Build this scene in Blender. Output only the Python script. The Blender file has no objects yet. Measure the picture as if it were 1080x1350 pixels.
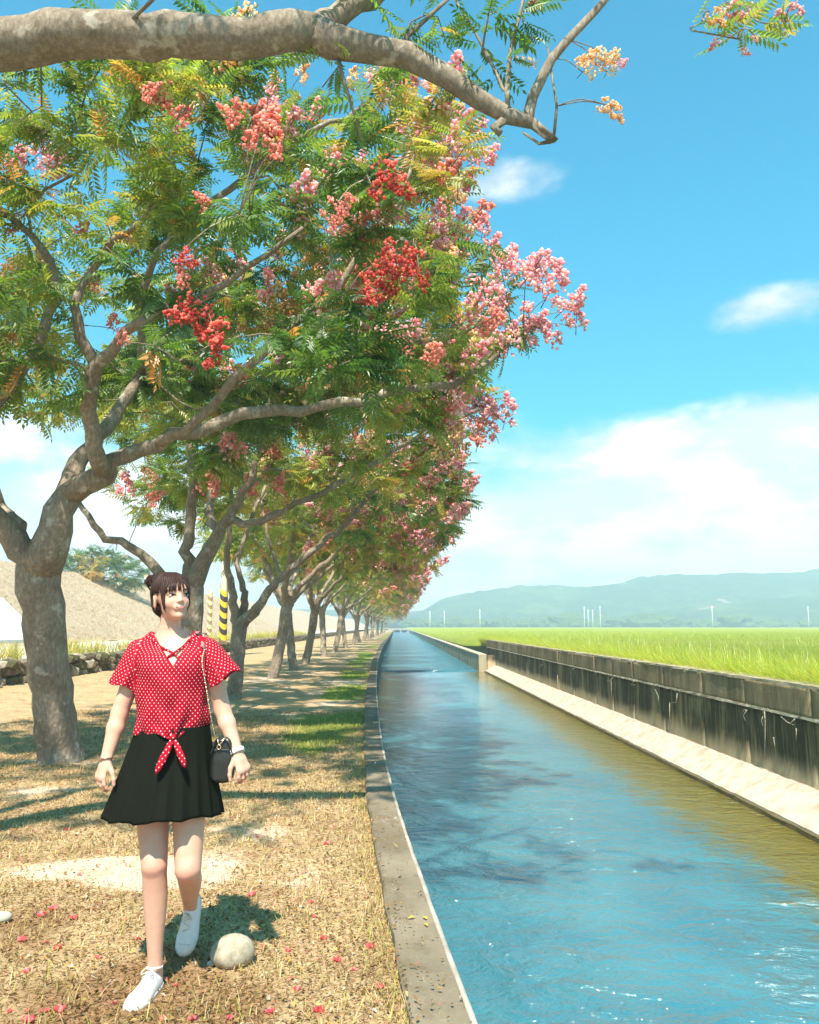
import bpy, math, random
import numpy as np
from mathutils import Vector, Matrix

SC = bpy.context.scene
COL = SC.collection
R = math.radians
RNG = np.random.default_rng(7)
random.seed(7)

# ------------------------------------------------------------------ camera
CAM_H, PITCH, YAW, F = 1.38, R(7.96), R(0.95), 1080.0     # F: focal length in photo pixels (photo 1080 x 1350)
cam_d = bpy.data.cameras.new('camera')
cam = bpy.data.objects.new('camera', cam_d); COL.objects.link(cam)
cam.location = (0, 0, CAM_H)
cam.rotation_euler = (math.pi / 2 + PITCH, 0, -YAW)
cam_d.sensor_fit = 'HORIZONTAL'; cam_d.sensor_width = 36.0; cam_d.lens = 36.0
cam_d.clip_start = 0.05; cam_d.clip_end = 20000
SC.camera = cam

# ------------------------------------------------------------------ sun, sky, exposure
SUN_AZ, SUN_EL = R(187), R(57)       # compass azimuth of the sun (0 = +Y, clockwise), behind the camera, along the canal
sun_dir = Vector((math.sin(SUN_AZ) * math.cos(SUN_EL), math.cos(SUN_AZ) * math.cos(SUN_EL), math.sin(SUN_EL)))
sun_d = bpy.data.lights.new('sun', 'SUN'); sun_d.energy = 3.5; sun_d.angle = R(0.8); sun_d.color = (1.0, 0.89, 0.75)
sun = bpy.data.objects.new('sun', sun_d); COL.objects.link(sun)
sun.rotation_euler = sun_dir.to_track_quat('Z', 'Y').to_euler()
sun.location = (-20, -20, 30)

SC.view_settings.view_transform = 'Standard'
SC.view_settings.look = 'None'
SC.view_settings.exposure = 1.6
SC.view_settings.gamma = 1.0
SC.view_settings.use_curve_mapping = False
SC.render.engine = 'CYCLES'
cy = SC.cycles
cy.max_bounces = 8; cy.diffuse_bounces = 3; cy.glossy_bounces = 3; cy.transmission_bounces = 4
cy.transparent_max_bounces = 4; cy.volume_bounces = 1; cy.use_denoising = True
cy.caustics_reflective = False; cy.caustics_refractive = False
cy.sample_clamp_indirect = 6.0


class NT:
    """tiny helper round a node tree"""
    def __init__(self, tree):
        self.t = tree; self.n = tree.nodes; self.n.clear()
    def add(self, kind, **kw):
        nd = self.n.new(kind)
        for k, v in kw.items():
            if isinstance(k, str) and hasattr(nd, k): setattr(nd, k, v)
        return nd
    def link(self, a, b): self.t.links.new(a, b)
    def val(self, sock, v):
        if hasattr(v, 'is_output') or isinstance(v, bpy.types.NodeSocket): self.t.links.new(v, sock)
        else: sock.default_value = v
    def math(self, op, a, b=0.0, c=0.0, clamp=False):
        nd = self.n.new('ShaderNodeMath'); nd.operation = op; nd.use_clamp = clamp
        self.val(nd.inputs[0], a); self.val(nd.inputs[1], b); self.val(nd.inputs[2], c)
        return nd.outputs[0]
    def vmath(self, op, a, b=(0, 0, 0)):
        nd = self.n.new('ShaderNodeVectorMath'); nd.operation = op
        self.val(nd.inputs[0], a); self.val(nd.inputs[1], b)
        return nd.outputs['Value'] if op in ('LENGTH', 'DOT_PRODUCT', 'DISTANCE') else nd.outputs[0]
    def noise(self, vec, scale, detail=4, rough=0.55, dist=0.0, out='Fac'):
        nd = self.n.new('ShaderNodeTexNoise')
        if vec is not None: self.t.links.new(vec, nd.inputs['Vector'])
        nd.inputs['Scale'].default_value = scale; nd.inputs['Detail'].default_value = detail
        nd.inputs['Roughness'].default_value = rough; nd.inputs['Distortion'].default_value = dist
        return nd.outputs[out]
    def ramp(self, fac, stops, interp='LINEAR'):
        nd = self.n.new('ShaderNodeValToRGB'); cr = nd.color_ramp; cr.interpolation = interp
        while len(cr.elements) < len(stops): cr.elements.new(0.5)
        for e, (p, c) in zip(cr.elements, stops):
            e.position = p; e.color = (*c, 1) if len(c) == 3 else c
        self.val(nd.inputs[0], fac); return nd.outputs[0]
    def mix(self, fac, a, b, blend='MIX'):
        nd = self.n.new('ShaderNodeMix'); nd.data_type = 'RGBA'; nd.blend_type = blend
        self.val(nd.inputs[0], fac)
        for s, v in ((nd.inputs[6], a), (nd.inputs[7], b)):
            if isinstance(v, tuple): s.default_value = (*v, 1) if len(v) == 3 else v
            else: self.t.links.new(v, s)
        return nd.outputs[2]
    def smooth(self, x, lo, hi, a=0.0, b=1.0):
        nd = self.n.new('ShaderNodeMapRange'); nd.interpolation_type = 'SMOOTHSTEP'
        self.val(nd.inputs[0], x)
        for i, v in ((1, lo), (2, hi), (3, a), (4, b)): self.val(nd.inputs[i], v)
        return nd.outputs[0]
    def mapping(self, vec, scale=(1, 1, 1), rot=(0, 0, 0), loc=(0, 0, 0)):
        nd = self.n.new('ShaderNodeMapping'); self.t.links.new(vec, nd.inputs[0])
        nd.inputs['Location'].default_value = loc; nd.inputs['Rotation'].default_value = rot
        nd.inputs['Scale'].default_value = scale
        return nd.outputs[0]


world = bpy.data.worlds.new('World'); SC.world = world; world.use_nodes = True
w = NT(world.node_tree)
sky = w.add('ShaderNodeTexSky'); sky.sky_type = 'NISHITA'; sky.sun_disc = False
sky.sun_elevation = SUN_EL; sky.sun_rotation = SUN_AZ; sky.air_density = 1.0; sky.dust_density = 0.6; sky.ozone_density = 1.2
tc = w.add('ShaderNodeTexCoord')
dirv = w.vmath('NORMALIZE', tc.outputs['Generated'])
sep = w.add('ShaderNodeSeparateXYZ'); w.link(dirv, sep.inputs[0])
el = sep.outputs[2]
SKY_TINT = (0.01, 1.43, 1.50)
tinted = w.vmath('MULTIPLY', sky.outputs[0], SKY_TINT)
lowd = w.smooth(el, 0.05, 0.50, 0.70, 1.0)
lowc = w.add('ShaderNodeCombineXYZ'); [w.link(lowd, lowc.inputs[i]) for i in range(3)]
tinted = w.vmath('MULTIPLY', tinted, lowc.outputs[0])
# cloud layer: dense pale bank low down, heads of cumulus above it, a few wisps higher
cv = w.mapping(dirv, scale=(1.0, 1.0, 1.9), loc=(0.31, 0.05, 0.12))
n1 = w.noise(cv, 3.6, 8, 0.55, 0.15)
n2 = w.noise(w.mapping(dirv, scale=(1, 1, 2.2), loc=(3.1, 1.7, 0.4)), 9.0, 6, 0.6, 0.2)
bias = w.ramp(el, [(0.0, (0.46,) * 3), (0.12, (0.30,) * 3), (0.215, (0.145,) * 3), (0.27, (-0.0,) * 3), (0.36, (0.0,) * 3), (1.0, (0.0,) * 3)])
bias = w.math('SUBTRACT', bias, w.smooth(el, 0.20, 0.42, 0.0, 0.16))
dens = w.math('ADD', w.math('ADD', w.math('MULTIPLY', n1, 0.78), w.math('MULTIPLY', n2, 0.22)), bias)
# a little more cloud towards the right of the view, and two small fair-weather puffs
az = w.math('DIVIDE', sep.outputs[0], w.math('MAXIMUM', sep.outputs[1], 0.05))
dens = w.math('ADD', dens, w.smooth(az, -0.1, 0.75, 0.0, 0.05))
def puff(px, py, sx, sy, amt):
    u, v = (px - 540) / F, (675 - py) / F
    d = Vector((u, math.cos(PITCH) - math.sin(PITCH) * v, math.sin(PITCH) + math.cos(PITCH) * v))
    d = Matrix.Rotation(-YAW, 3, 'Z') @ d; d.normalize()
    dx = w.math('DIVIDE', w.math('SUBTRACT', sep.outputs[0], d.x), sx)
    dz = w.math('DIVIDE', w.math('SUBTRACT', sep.outputs[2], d.z), sy)
    r2 = w.math('ADD', w.math('MULTIPLY', dx, dx), w.math('MULTIPLY', dz, dz))
    return w.math('MULTIPLY', w.math('POWER', 2.718, w.math('MULTIPLY', r2, -1.0)), amt)
for a in ((670, 237, 0.13, 0.036, 0.37), (1010, 400, 0.09, 0.035, 0.36), (1075, 560, 0.11, 0.055, 0.20), (760, 690, 0.12, 0.035, 0.12), (880, 580, 0.15, 0.05, 0.10)):
    dens = w.math('ADD', dens, puff(*a))
cloud = w.smooth(dens, 0.58, 0.80)
shade = w.smooth(w.math('ADD', w.math('MULTIPLY', n1, 0.55), w.math('MULTIPLY', n2, 0.45)), 0.46, 0.585)
ccol = w.mix(shade, (5.6, 5.7, 6.0), (9.2, 9.0, 8.8))
veil = w.smooth(el, 0.0, 0.22, 0.8, 0.0)
base = w.mix(veil, tinted, (5.4, 5.5, 5.9))
skyc = w.mix(w.math('MULTIPLY', cloud, 0.93), base, ccol)
bg = w.add('ShaderNodeBackground'); bg.inputs['Strength'].default_value = 0.056
w.link(skyc, bg.inputs['Color'])
wo = w.add('ShaderNodeOutputWorld'); w.link(bg.outputs[0], wo.inputs['Surface'])

# ------------------------------------------------------------------ photo pixel -> place
CP, SP, CYW, SYW = math.cos(PITCH), math.sin(PITCH), math.cos(YAW), math.sin(YAW)
def ray(px, py):
    u, v = (px - 540) / F, (675 - py) / F
    x, y, z = u, CP - SP * v, SP + CP * v
    return np.array((x * CYW + y * SYW, -x * SYW + y * CYW, z))
def P(px, py, Y):                       # the point of that direction at the distance Y along the canal
    d = ray(px, py); return np.array((0, 0, CAM_H)) + d * (Y / d[1])
def G(px, py, z=0.0):                   # where that direction meets the level z
    d = ray(px, py); return np.array((0, 0, CAM_H)) + d * ((z - CAM_H) / d[2])
def pix(p):
    q = np.asarray(p, float) - np.array((0, 0, CAM_H))
    x = q[..., 0] * CYW - q[..., 1] * SYW; y = q[..., 0] * SYW + q[..., 1] * CYW; z = q[..., 2]
    dep = y * CP + z * SP; up = -y * SP + z * CP
    return 540 + F * x / dep, 675 - F * up / dep, dep

# ------------------------------------------------------------------ mesh and object helpers
def mesh_np(name, V, Fs, mat=None, smooth=True, attrs=None):
    """V (n,3); Fs: array (m,k) or list of such arrays; attrs: name -> (type, array per vertex)"""
    if isinstance(Fs, np.ndarray): Fs = [Fs]
    Fs = [np.asarray(f, np.int32) for f in Fs if len(f)]
    me = bpy.data.meshes.new(name)
    V = np.asarray(V, np.float32)
    me.vertices.add(len(V)); me.vertices.foreach_set('co', V.ravel())
    nl = sum(f.size for f in Fs); npoly = sum(len(f) for f in Fs)
    me.loops.add(nl); me.polygons.add(npoly)
    me.loops.foreach_set('vertex_index', np.concatenate([f.ravel() for f in Fs]))
    tot = np.concatenate([np.full(len(f), f.shape[1], np.int32) for f in Fs])
    start = np.concatenate([[0], np.cumsum(tot)[:-1]]).astype(np.int32)
    me.polygons.foreach_set('loop_start', start)
    me.update(calc_edges=True)
    me.polygons.foreach_set('use_smooth', np.full(npoly, smooth, bool))
    for k, (ty, arr) in (attrs or {}).items():
        a = me.attributes.new(k, ty, 'POINT')
        arr = np.asarray(arr, np.float32)
        if ty == 'FLOAT_COLOR':
            if arr.shape[1] == 3: arr = np.concatenate([arr, np.ones((len(arr), 1), np.float32)], 1)
            a.data.foreach_set('color', arr.ravel())
        elif ty == 'FLOAT_VECTOR': a.data.foreach_set('vector', arr.ravel())
        else: a.data.foreach_set('value', arr.ravel())
    me.validate()
    if mat is not None: me.materials.append(mat)
    me.update()
    return me

def put(name, me, parent=None, loc=None):
    o = bpy.data.objects.new(name, me); COL.objects.link(o)
    if parent is not None: o.parent = parent
    if loc is not None: o.location = loc
    return o
def tag(o, label=None, cat=None, group=None, kind=None):
    if label: o['label'] = label
    if cat: o['category'] = cat
    if group: o['group'] = group
    if kind: o['kind'] = kind
    return o
def thing(name, label, cat, loc=(0, 0, 0), rotz=0.0, group=None):
    o = bpy.data.objects.new(name, None); COL.objects.link(o)
    o.empty_display_size = 0.2
    o.location = tuple(float(c) for c in loc); o.rotation_euler = (0, 0, rotz)
    return tag(o, label, cat, group)
def copy_tree(o, parent=None):
    c = o.copy(); COL.objects.link(c)
    if parent is not None: c.parent = parent
    for ch in list(o.children): copy_tree(ch, c)
    return c

def join(parts):
    """[(V, F), ...] (F arrays of equal width lists) -> V, [F3, F4]"""
    Vs, f3, f4, n = [], [], [], 0
    for V, Fl in parts:
        if isinstance(Fl, np.ndarray): Fl = [Fl]
        for f in Fl:
            f = np.asarray(f)
            if len(f) == 0: continue
            (f3 if f.shape[1] == 3 else f4).append(f + n)
        Vs.append(np.asarray(V, float)); n += len(V)
    out = []
    if f3: out.append(np.concatenate(f3))
    if f4: out.append(np.concatenate(f4))
    return np.concatenate(Vs), out

def tube(pts, rad, sides=8, cap=True, flat=None, up=None):
    """swept tube; flat: factor that squashes the second axis"""
    pts = np.asarray(pts, float); n = len(pts); rad = np.broadcast_to(np.asarray(rad, float), (n,))
    T = np.gradient(pts, axis=0); T /= np.linalg.norm(T, axis=1)[:, None] + 1e-9
    a = np.array(up, float) if up is not None else (np.array((0, 0, 1.0)) if abs(T[0][2]) < 0.9 else np.array((1.0, 0, 0)))
    N = np.zeros_like(pts)
    x = a - T[0] * (a @ T[0]); N[0] = x / (np.linalg.norm(x) + 1e-9)
    for i in range(1, n):
        x = N[i - 1] - T[i] * (N[i - 1] @ T[i]); N[i] = x / (np.linalg.norm(x) + 1e-9)
    B = np.cross(T, N)
    th = np.arange(sides) * 2 * np.pi / sides
    fl = 1.0 if flat is None else flat
    V = pts[:, None, :] + rad[:, None, None] * (np.cos(th)[None, :, None] * N[:, None, :] * fl + np.sin(th)[None, :, None] * B[:, None, :])
    V = V.reshape(-1, 3)
    i = np.arange(n - 1)[:, None] * sides; j = np.arange(sides)[None, :]; j2 = (j + 1) % sides
    Fq = np.stack([i + j, i + j2, i + sides + j2, i + sides + j], -1).reshape(-1, 4)
    if cap:
        V = np.concatenate([V, pts[:1], pts[-1:]])
        c0, c1 = n * sides, n * sides + 1
        jj = np.arange(sides); k = (jj + 1) % sides
        t3 = np.concatenate([np.stack([k, jj, np.full(sides, c0)], 1), np.stack([(n - 1) * sides + jj, (n - 1) * sides + k, np.full(sides, c1)], 1)])
        return V, [t3, Fq]
    return V, [Fq]

def rings(Rg, cap=True):
    """loft through rings (n, m, 3)"""
    Rg = np.asarray(Rg, float); n, m, _ = Rg.shape
    V = Rg.reshape(-1, 3)
    i = np.arange(n - 1)[:, None] * m; j = np.arange(m)[None, :]; j2 = (j + 1) % m
    Fq = np.stack([i + j, i + j2, i + m + j2, i + m + j], -1).reshape(-1, 4)
    if not cap: return V, [Fq]
    V = np.concatenate([V, Rg[0].mean(0)[None], Rg[-1].mean(0)[None]])
    jj = np.arange(m); k = (jj + 1) % m
    t3 = np.concatenate([np.stack([k, jj, np.full(m, n * m)], 1), np.stack([(n - 1) * m + jj, (n - 1) * m + k, np.full(m, n * m + 1)], 1)])
    return V, [t3, Fq]

def box(x0, x1, y0, y1, z0, z1):
    V = np.array([(x, y, z) for z in (z0, z1) for y in (y0, y1) for x in (x0, x1)], float)
    return V, np.array([(0, 2, 3, 1), (4, 5, 7, 6), (0, 1, 5, 4), (2, 6, 7, 3), (0, 4, 6, 2), (1, 3, 7, 5)])

def grid(U, Vv, fn):
    """sheet over the parameter arrays U x Vv; fn(u, v) -> x, y, z arrays"""
    u, v = np.meshgrid(U, Vv, indexing='ij')
    x, y, z = fn(u, v)
    V = np.stack([x, y, z], -1).reshape(-1, 3)
    nu, nv = len(U), len(Vv)
    i = np.arange(nu - 1)[:, None] * nv; j = np.arange(nv - 1)[None, :]
    Fq = np.stack([i + j, i + nv + j, i + nv + j + 1, i + j + 1], -1).reshape(-1, 4)
    return V, Fq

_nt = np.random.default_rng(11).random((256, 256))
def vnoise(x, y, s=1.0, oct=3):
    """smooth value noise 0..1"""
    x = np.asarray(x, float) * s; y = np.asarray(y, float) * s
    out = 0; amp = 1; tot = 0
    for o in range(oct):
        xi = np.floor(x).astype(int); yi = np.floor(y).astype(int); fx = x - xi; fy = y - yi
        fx = fx * fx * (3 - 2 * fx); fy = fy * fy * (3 - 2 * fy)
        g = lambda a, b: _nt[(a + 37 * o) % 256, (b + 91 * o) % 256]
        out = out + amp * ((g(xi, yi) * (1 - fx) + g(xi + 1, yi) * fx) * (1 - fy) + (g(xi, yi + 1) * (1 - fx) + g(xi + 1, yi + 1) * fx) * fy)
        tot += amp; amp *= 0.5; x = x * 2.03; y = y * 2.03
    return out / tot

# ------------------------------------------------------------------ materials
def new_mat(name):
    m = bpy.data.materials.new(name); m.use_nodes = True
    return m, NT(m.node_tree)
def finish(m, t, shader):
    o = t.add('ShaderNodeOutputMaterial'); t.link(shader, o.inputs['Surface']); return m
def principled(t, color, rough=0.8, spec=0.3, bump=None, bump_s=0.3, bump_d=0.01, **kw):
    b = t.add('ShaderNodeBsdfPrincipled')
    if isinstance(color, tuple): b.inputs['Base Color'].default_value = (*color, 1)
    else: t.link(color, b.inputs['Base Color'])
    t.val(b.inputs['Roughness'], rough); b.inputs['Specular IOR Level'].default_value = spec
    for k, v in kw.items(): t.val(b.inputs[k.replace('_', ' ')], v)
    if bump is not None:
        bp = t.add('ShaderNodeBump'); bp.inputs['Strength'].default_value = bump_s; bp.inputs['Distance'].default_value = bump_d
        t.link(bump, bp.inputs['Height']); t.link(bp.outputs[0], b.inputs['Normal'])
    return b.outputs[0]
def simple(name, c1, c2=None, scale=8.0, rough=0.8, spec=0.3, bump_s=0.25, bump_d=0.01, detail=5, lo=0.35, hi=0.65, **kw):
    m, t = new_mat(name)
    co = t.add('ShaderNodeTexCoord').outputs['Object']
    n = t.noise(co, scale, detail, 0.6)
    col = t.ramp(n, [(lo, c1), (hi, c2 or tuple(x * 0.75 for x in c1))])
    return finish(m, t, principled(t, col, rough, spec, n, bump_s, bump_d, **kw))
def leafy(name, attr='col', color=None, trans=0.45, rough=0.45, gloss=0.06, tgain=1.5):
    """thin tissue: reflects and lets light through; colour from the mesh's own leaf colours"""
    m, t = new_mat(name)
    if color is None:
        a = t.add('ShaderNodeAttribute'); a.attribute_name = attr; c = a.outputs['Color']
    else:
        r = t.add('ShaderNodeRGB'); r.outputs[0].default_value = (*color, 1); c = r.outputs[0]
    d = t.add('ShaderNodeBsdfDiffuse'); t.link(c, d.inputs[0])
    tr = t.add('ShaderNodeBsdfTranslucent'); t.link(t.vmath('MULTIPLY', c, (tgain * 1.05, tgain * 1.05, tgain * 0.75)), tr.inputs[0])
    mx = t.add('ShaderNodeMixShader'); mx.inputs[0].default_value = trans
    t.link(d.outputs[0], mx.inputs[1]); t.link(tr.outputs[0], mx.inputs[2])
    g = t.add('ShaderNodeBsdfGlossy'); g.inputs['Roughness'].default_value = rough; g.inputs['Color'].default_value = (1, 1, 1, 1)
    m2 = t.add('ShaderNodeMixShader'); m2.inputs[0].default_value = gloss
    t.link(mx.outputs[0], m2.inputs[1]); t.link(g.outputs[0], m2.inputs[2])
    return finish(m, t, m2.outputs[0])
# ================================================================== THE SETTING
WALL_X, WALL_TOP, TOE_TOP, WATER_Z = 4.60, 0.73, -0.385, -0.73
WEIR_Y = 39.5
ROAD_Z = 0.62
kx_Y = np.array([-6, 0, 3, 5.2, 8.3, 11.7, 19.5, 33, 60, 120, 320.0])
kx_X = np.array([0.95, 0.52, 0.272, 0.085, -0.10, -0.23, -0.46, -0.72, -0.92, -0.85, -0.85])
def kerb_x(Y):                       # water-side edge of the kerb, gently curved
    Y = np.asarray(Y, float)
    return (np.interp(Y - 1.2, kx_Y, kx_X) + np.interp(Y, kx_Y, kx_X) + np.interp(Y + 1.2, kx_Y, kx_X)) / 3
KERB_W, KERB_TOP = 0.215, 0.05
RUB_X = -8.1                         # low rubble wall along the bank

# ---- bank: trodden dry grass and sand
FEET = np.array((-0.95, 3.4))
def bank_z(x, y):
    z = 0.05 * (vnoise(x + 40, y + 9, 0.7, 3) - 0.5) + 0.016 * (vnoise(x + 5, y + 70, 5.0, 2) - 0.5)
    far = 1 - np.exp(-(((x - FEET[0]) / 0.55) ** 2 + ((y - FEET[1]) / 0.75) ** 2))
    rise = 0.22 * np.clip((-x - 5.2) / 3.0, 0, 1) ** 2
    return z * far + rise
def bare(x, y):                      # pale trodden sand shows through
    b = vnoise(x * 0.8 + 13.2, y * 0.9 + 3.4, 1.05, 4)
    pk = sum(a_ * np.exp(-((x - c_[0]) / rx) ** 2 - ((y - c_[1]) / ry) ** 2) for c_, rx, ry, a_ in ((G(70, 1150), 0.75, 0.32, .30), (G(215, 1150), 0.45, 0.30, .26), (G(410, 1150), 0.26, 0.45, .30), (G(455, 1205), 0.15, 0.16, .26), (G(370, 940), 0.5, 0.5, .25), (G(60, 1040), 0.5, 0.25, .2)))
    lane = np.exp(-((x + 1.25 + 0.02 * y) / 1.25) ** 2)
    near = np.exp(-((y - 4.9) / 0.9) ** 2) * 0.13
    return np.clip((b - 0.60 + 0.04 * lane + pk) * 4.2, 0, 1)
def green(x, y):
    k = np.exp(-((x - kerb_x(y) + 0.75) / 0.55) ** 2)
    return np.clip((vnoise(x + 3.3, y * 0.35 + 8.1, 0.9, 3) - 0.40) * 4.0, 0, 1) * k * np.clip((y - 6) / 5, 0.05, 1)

m, t = new_mat('dry_bank')
co = t.add('ShaderNodeTexCoord').outputs['Object']
ab = t.add('ShaderNodeAttribute'); ab.attribute_name = 'bare'
ag = t.add('ShaderNodeAttribute'); ag.attribute_name = 'green'
n1 = t.noise(co, 2.2, 8, 0.66, 0.5); n2 = t.noise(co, 34.0, 6, 0.75); n3 = t.noise(t.mapping(co, (1, 0.45, 1)), 11.0, 6, 0.7)
straw = t.ramp(n2, [(0.30, (0.20, 0.115, 0.055)), (0.46, (0.42, 0.290, 0.150)), (0.60, (0.60, 0.455, 0.26)), (0.75, (0.72, 0.60, 0.39))])
straw = t.mix(t.smooth(n1, 0.42, 0.66), straw, t.ramp(n3, [(0.35, (0.25, 0.15, 0.075)), (0.65, (0.52, 0.365, 0.215))]))
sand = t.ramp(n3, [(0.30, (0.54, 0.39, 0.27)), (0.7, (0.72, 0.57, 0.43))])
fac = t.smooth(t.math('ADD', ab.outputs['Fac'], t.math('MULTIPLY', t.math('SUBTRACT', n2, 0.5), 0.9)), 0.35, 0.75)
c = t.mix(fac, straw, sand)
gr = t.ramp(n2, [(0.35, (0.13, 0.19, 0.03)), (0.65, (0.30, 0.36, 0.07))])
c = t.mix(t.smooth(t.math('ADD', ag.outputs['Fac'], t.math('MULTIPLY', t.math('SUBTRACT', n2, 0.5), 0.8)), 0.25, 0.75), c, gr)
abr = t.add('ShaderNodeAttribute'); abr.attribute_name = 'brown'
c = t.mix(t.smooth(t.math('ADD', abr.outputs['Fac'], t.math('MULTIPLY', t.math('SUBTRACT', n2, 0.5), 0.9)), 0.3, 0.9, 0.0, 0.8), c, t.ramp(n2, [(0.35, (0.16, 0.085, 0.042)), (0.65, (0.38, 0.225, 0.115))]))
MAT_BANK = finish(m, t, principled(t, c, 0.95, 0.1, t.math('ADD', n2, t.math('MULTIPLY', n3, 0.6)), 0.7, 0.02))
Yb = np.concatenate([np.arange(-5, 2, 0.5), np.arange(2, 12, 0.05), np.geomspace(12, 330, 110)])
Sb = np.concatenate([np.linspace(0, 0.3, 14, endpoint=False), np.linspace(0.3, 1, 84)])
V, Fq = grid(Sb, Yb, lambda s, y: ((lambda x: (x, y, bank_z(x, y)))(RUB_X - 0.15 + s * (kerb_x(y) - KERB_W + 0.02 - RUB_X + 0.15))))
def brown(x, y):                     # thick old litter under the arching limb
    return np.clip((vnoise(x * 1.1 + 31, y * 1.3 + 17, 1.2, 4) - 0.36) * 4, 0, 1) * np.clip((4.75 - y) / 0.7, 0.12, 1)
me = mesh_np('bank', V, Fq, MAT_BANK, True, {'brown': ('FLOAT', brown(V[:, 0], V[:, 1])), 'bare': ('FLOAT', bare(V[:, 0], V[:, 1])), 'green': ('FLOAT', green(V[:, 0], V[:, 1]))})
tag(put('bank', me), kind='structure')

# ---- kerb: concrete lip along the near side, whose face drops into the canal
m, t = new_mat('kerb_concrete')
co = t.add('ShaderNodeTexCoord').outputs['Object']
n1 = t.noise(co, 1.6, 6, 0.6); n2 = t.noise(co, 40, 6, 0.7); n3 = t.noise(co, 7, 6, 0.65)
c = t.ramp(n1, [(0.3, (0.155, 0.125, 0.085)), (0.7, (0.27, 0.225, 0.16))])
c = t.mix(t.smooth(n3, 0.50, 0.70, 0, 0.8), c, (0.13, 0.100, 0.062))
c = t.mix(t.smooth(t.noise(t.mapping(co, (1.5, 0.5, 1)), 2.3, 6, 0.7), 0.48, 0.64, 0, 0.7), c, (0.155, 0.115, 0.065))
c = t.mix(t.smooth(n2, 0.58, 0.72, 0, 0.5), c, (0.46, 0.41, 0.33))
MAT_KERB = finish(m, t, principled(t, c, 0.9, 0.2, t.math('ADD', n2, n3), 0.5, 0.008))
Yk = np.concatenate([np.arange(-5, 14, 0.12), np.geomspace(14, 330, 120)])
prof = [(-KERB_W, -0.25), (-KERB_W, KERB_TOP - 0.012), (-KERB_W + 0.012, KERB_TOP), (-0.014, KERB_TOP), (0, KERB_TOP - 0.014), (0.004, -1.6)]
ed = (vnoise(Yk * 3, Yk * 0 + 4, 2.0, 3) - 0.5)
Rk = np.zeros((len(Yk), len(prof), 3))
for i, (dx, z) in enumerate(prof):
    wob = 0.024 * (vnoise(Yk * 2.0 + i * 7, Yk * 0 + i, 1.5, 3) - 0.5)
    Rk[:, i, 0] = kerb_x(Yk) + dx + (wob if i < 5 else 0); Rk[:, i, 1] = Yk; Rk[:, i, 2] = z + (0.3 * wob if 0 < i < 5 else 0)
V = Rk.reshape(-1, 3); mP = len(prof)
i = np.arange(len(Yk) - 1)[:, None] * mP; j = np.arange(mP - 1)[None, :]
Fq = np.stack([i + j, i + mP + j, i + mP + j + 1, i + j + 1], -1).reshape(-1, 4)
tag(put('kerb', mesh_np('kerb', V, Fq, MAT_KERB, False)), kind='structure')
# pale worn cement line on the water-side arris
m_edge = simple('worn_cement', (0.50, 0.46, 0.40), (0.28, 0.25, 0.20), 5, 0.85)
Re = np.zeros((len(Yk), 4, 3))
for i, (dx, z) in enumerate([(-0.014, KERB_TOP - 0.01), (-0.012, KERB_TOP + 0.004), (0.007, KERB_TOP + 0.002), (0.010, KERB_TOP - 0.05)]):
    wob = 0.007 * (vnoise(Yk * 4.0 + 3 * i, Yk * 0 + i + 30, 2.5, 3) - 0.5)
    Re[:, i, 0] = kerb_x(Yk) + dx + wob; Re[:, i, 1] = Yk; Re[:, i, 2] = z + wob * 0.5
V = Re.reshape(-1, 3); i = np.arange(len(Yk) - 1)[:, None] * 4; j = np.arange(3)[None, :]
Fq = np.stack([i + j, i + 4 + j, i + 4 + j + 1, i + j + 1], -1).reshape(-1, 4)
tag(put('kerb_edge', mesh_np('kerb_edge', V, Fq, m_edge)), kind='structure')

# ---- water
def water_mat(name, amp, sc, near_reach=True):
    m, t = new_mat(name)
    co = t.add('ShaderNodeTexCoord').outputs['Object']
    a = t.noise(t.mapping(co, (1.0, 1.35, 1), rot=(0, 0, 0.25)), 2.6 * sc, 4, 0.55, 0.9)
    b = t.noise(t.mapping(co, (0.9, 1.5, 1), rot=(0, 0, -0.2)), 7.5 * sc, 4, 0.6, 0.6)
    d = t.noise(co, 24 * sc, 3, 0.6, 0.3)
    calm = t.smooth(t.noise(t.mapping(co, (0.8, 0.22, 1)), 0.9, 3, 0.5), 0.35, 0.65, 0.55, 1.15)
    h = t.math('ADD', t.math('MULTIPLY', a, 1.0), t.math('ADD', t.math('MULTIPLY', b, 0.46), t.math('MULTIPLY', d, 0.10)))
    h = t.math('MULTIPLY', h, calm)
    if near_reach:                        # the reach smooths out towards the weir
        sy = t.add('ShaderNodeSeparateXYZ'); t.link(co, sy.inputs[0]); h = t.math('MULTIPLY', h, t.smooth(sy.outputs[1], 7.0, 24.0, 1.0, 0.16))
    body = t.mix(t.smooth(t.noise(co, 0.8, 3, 0.5), 0.3, 0.7), (0.030, 0.165, 0.220), (0.055, 0.225, 0.275))
    if near_reach:                        # wall's reflection and olive water, both painted into the body colour
        sx = t.add('ShaderNodeSeparateXYZ'); t.link(co, sx.inputs[0])
        xs_ = t.math('ADD', sx.outputs[0], t.math('MULTIPLY', t.math('SUBTRACT', t.math('ADD', t.math('MULTIPLY', b, 0.6), t.math('MULTIPLY', a, 0.4)), 0.5), 2.2))
        body = t.mix(t.smooth(xs_, 2.75, 3.55), body, (0.17, 0.145, 0.020))
    sh = principled(t, body, 0.09, 0.5, h, 1.0, amp, IOR=2.0, Subsurface_Weight=0.6, Subsurface_Radius=(0.5, 0.8, 0.9), Subsurface_Scale=3.0)
    return finish(m, t, sh)
MAT_W1 = water_mat('canal_water', 0.135, 1.0)
MAT_W2 = water_mat('rippled_water', 0.22, 0.8, False)
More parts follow.
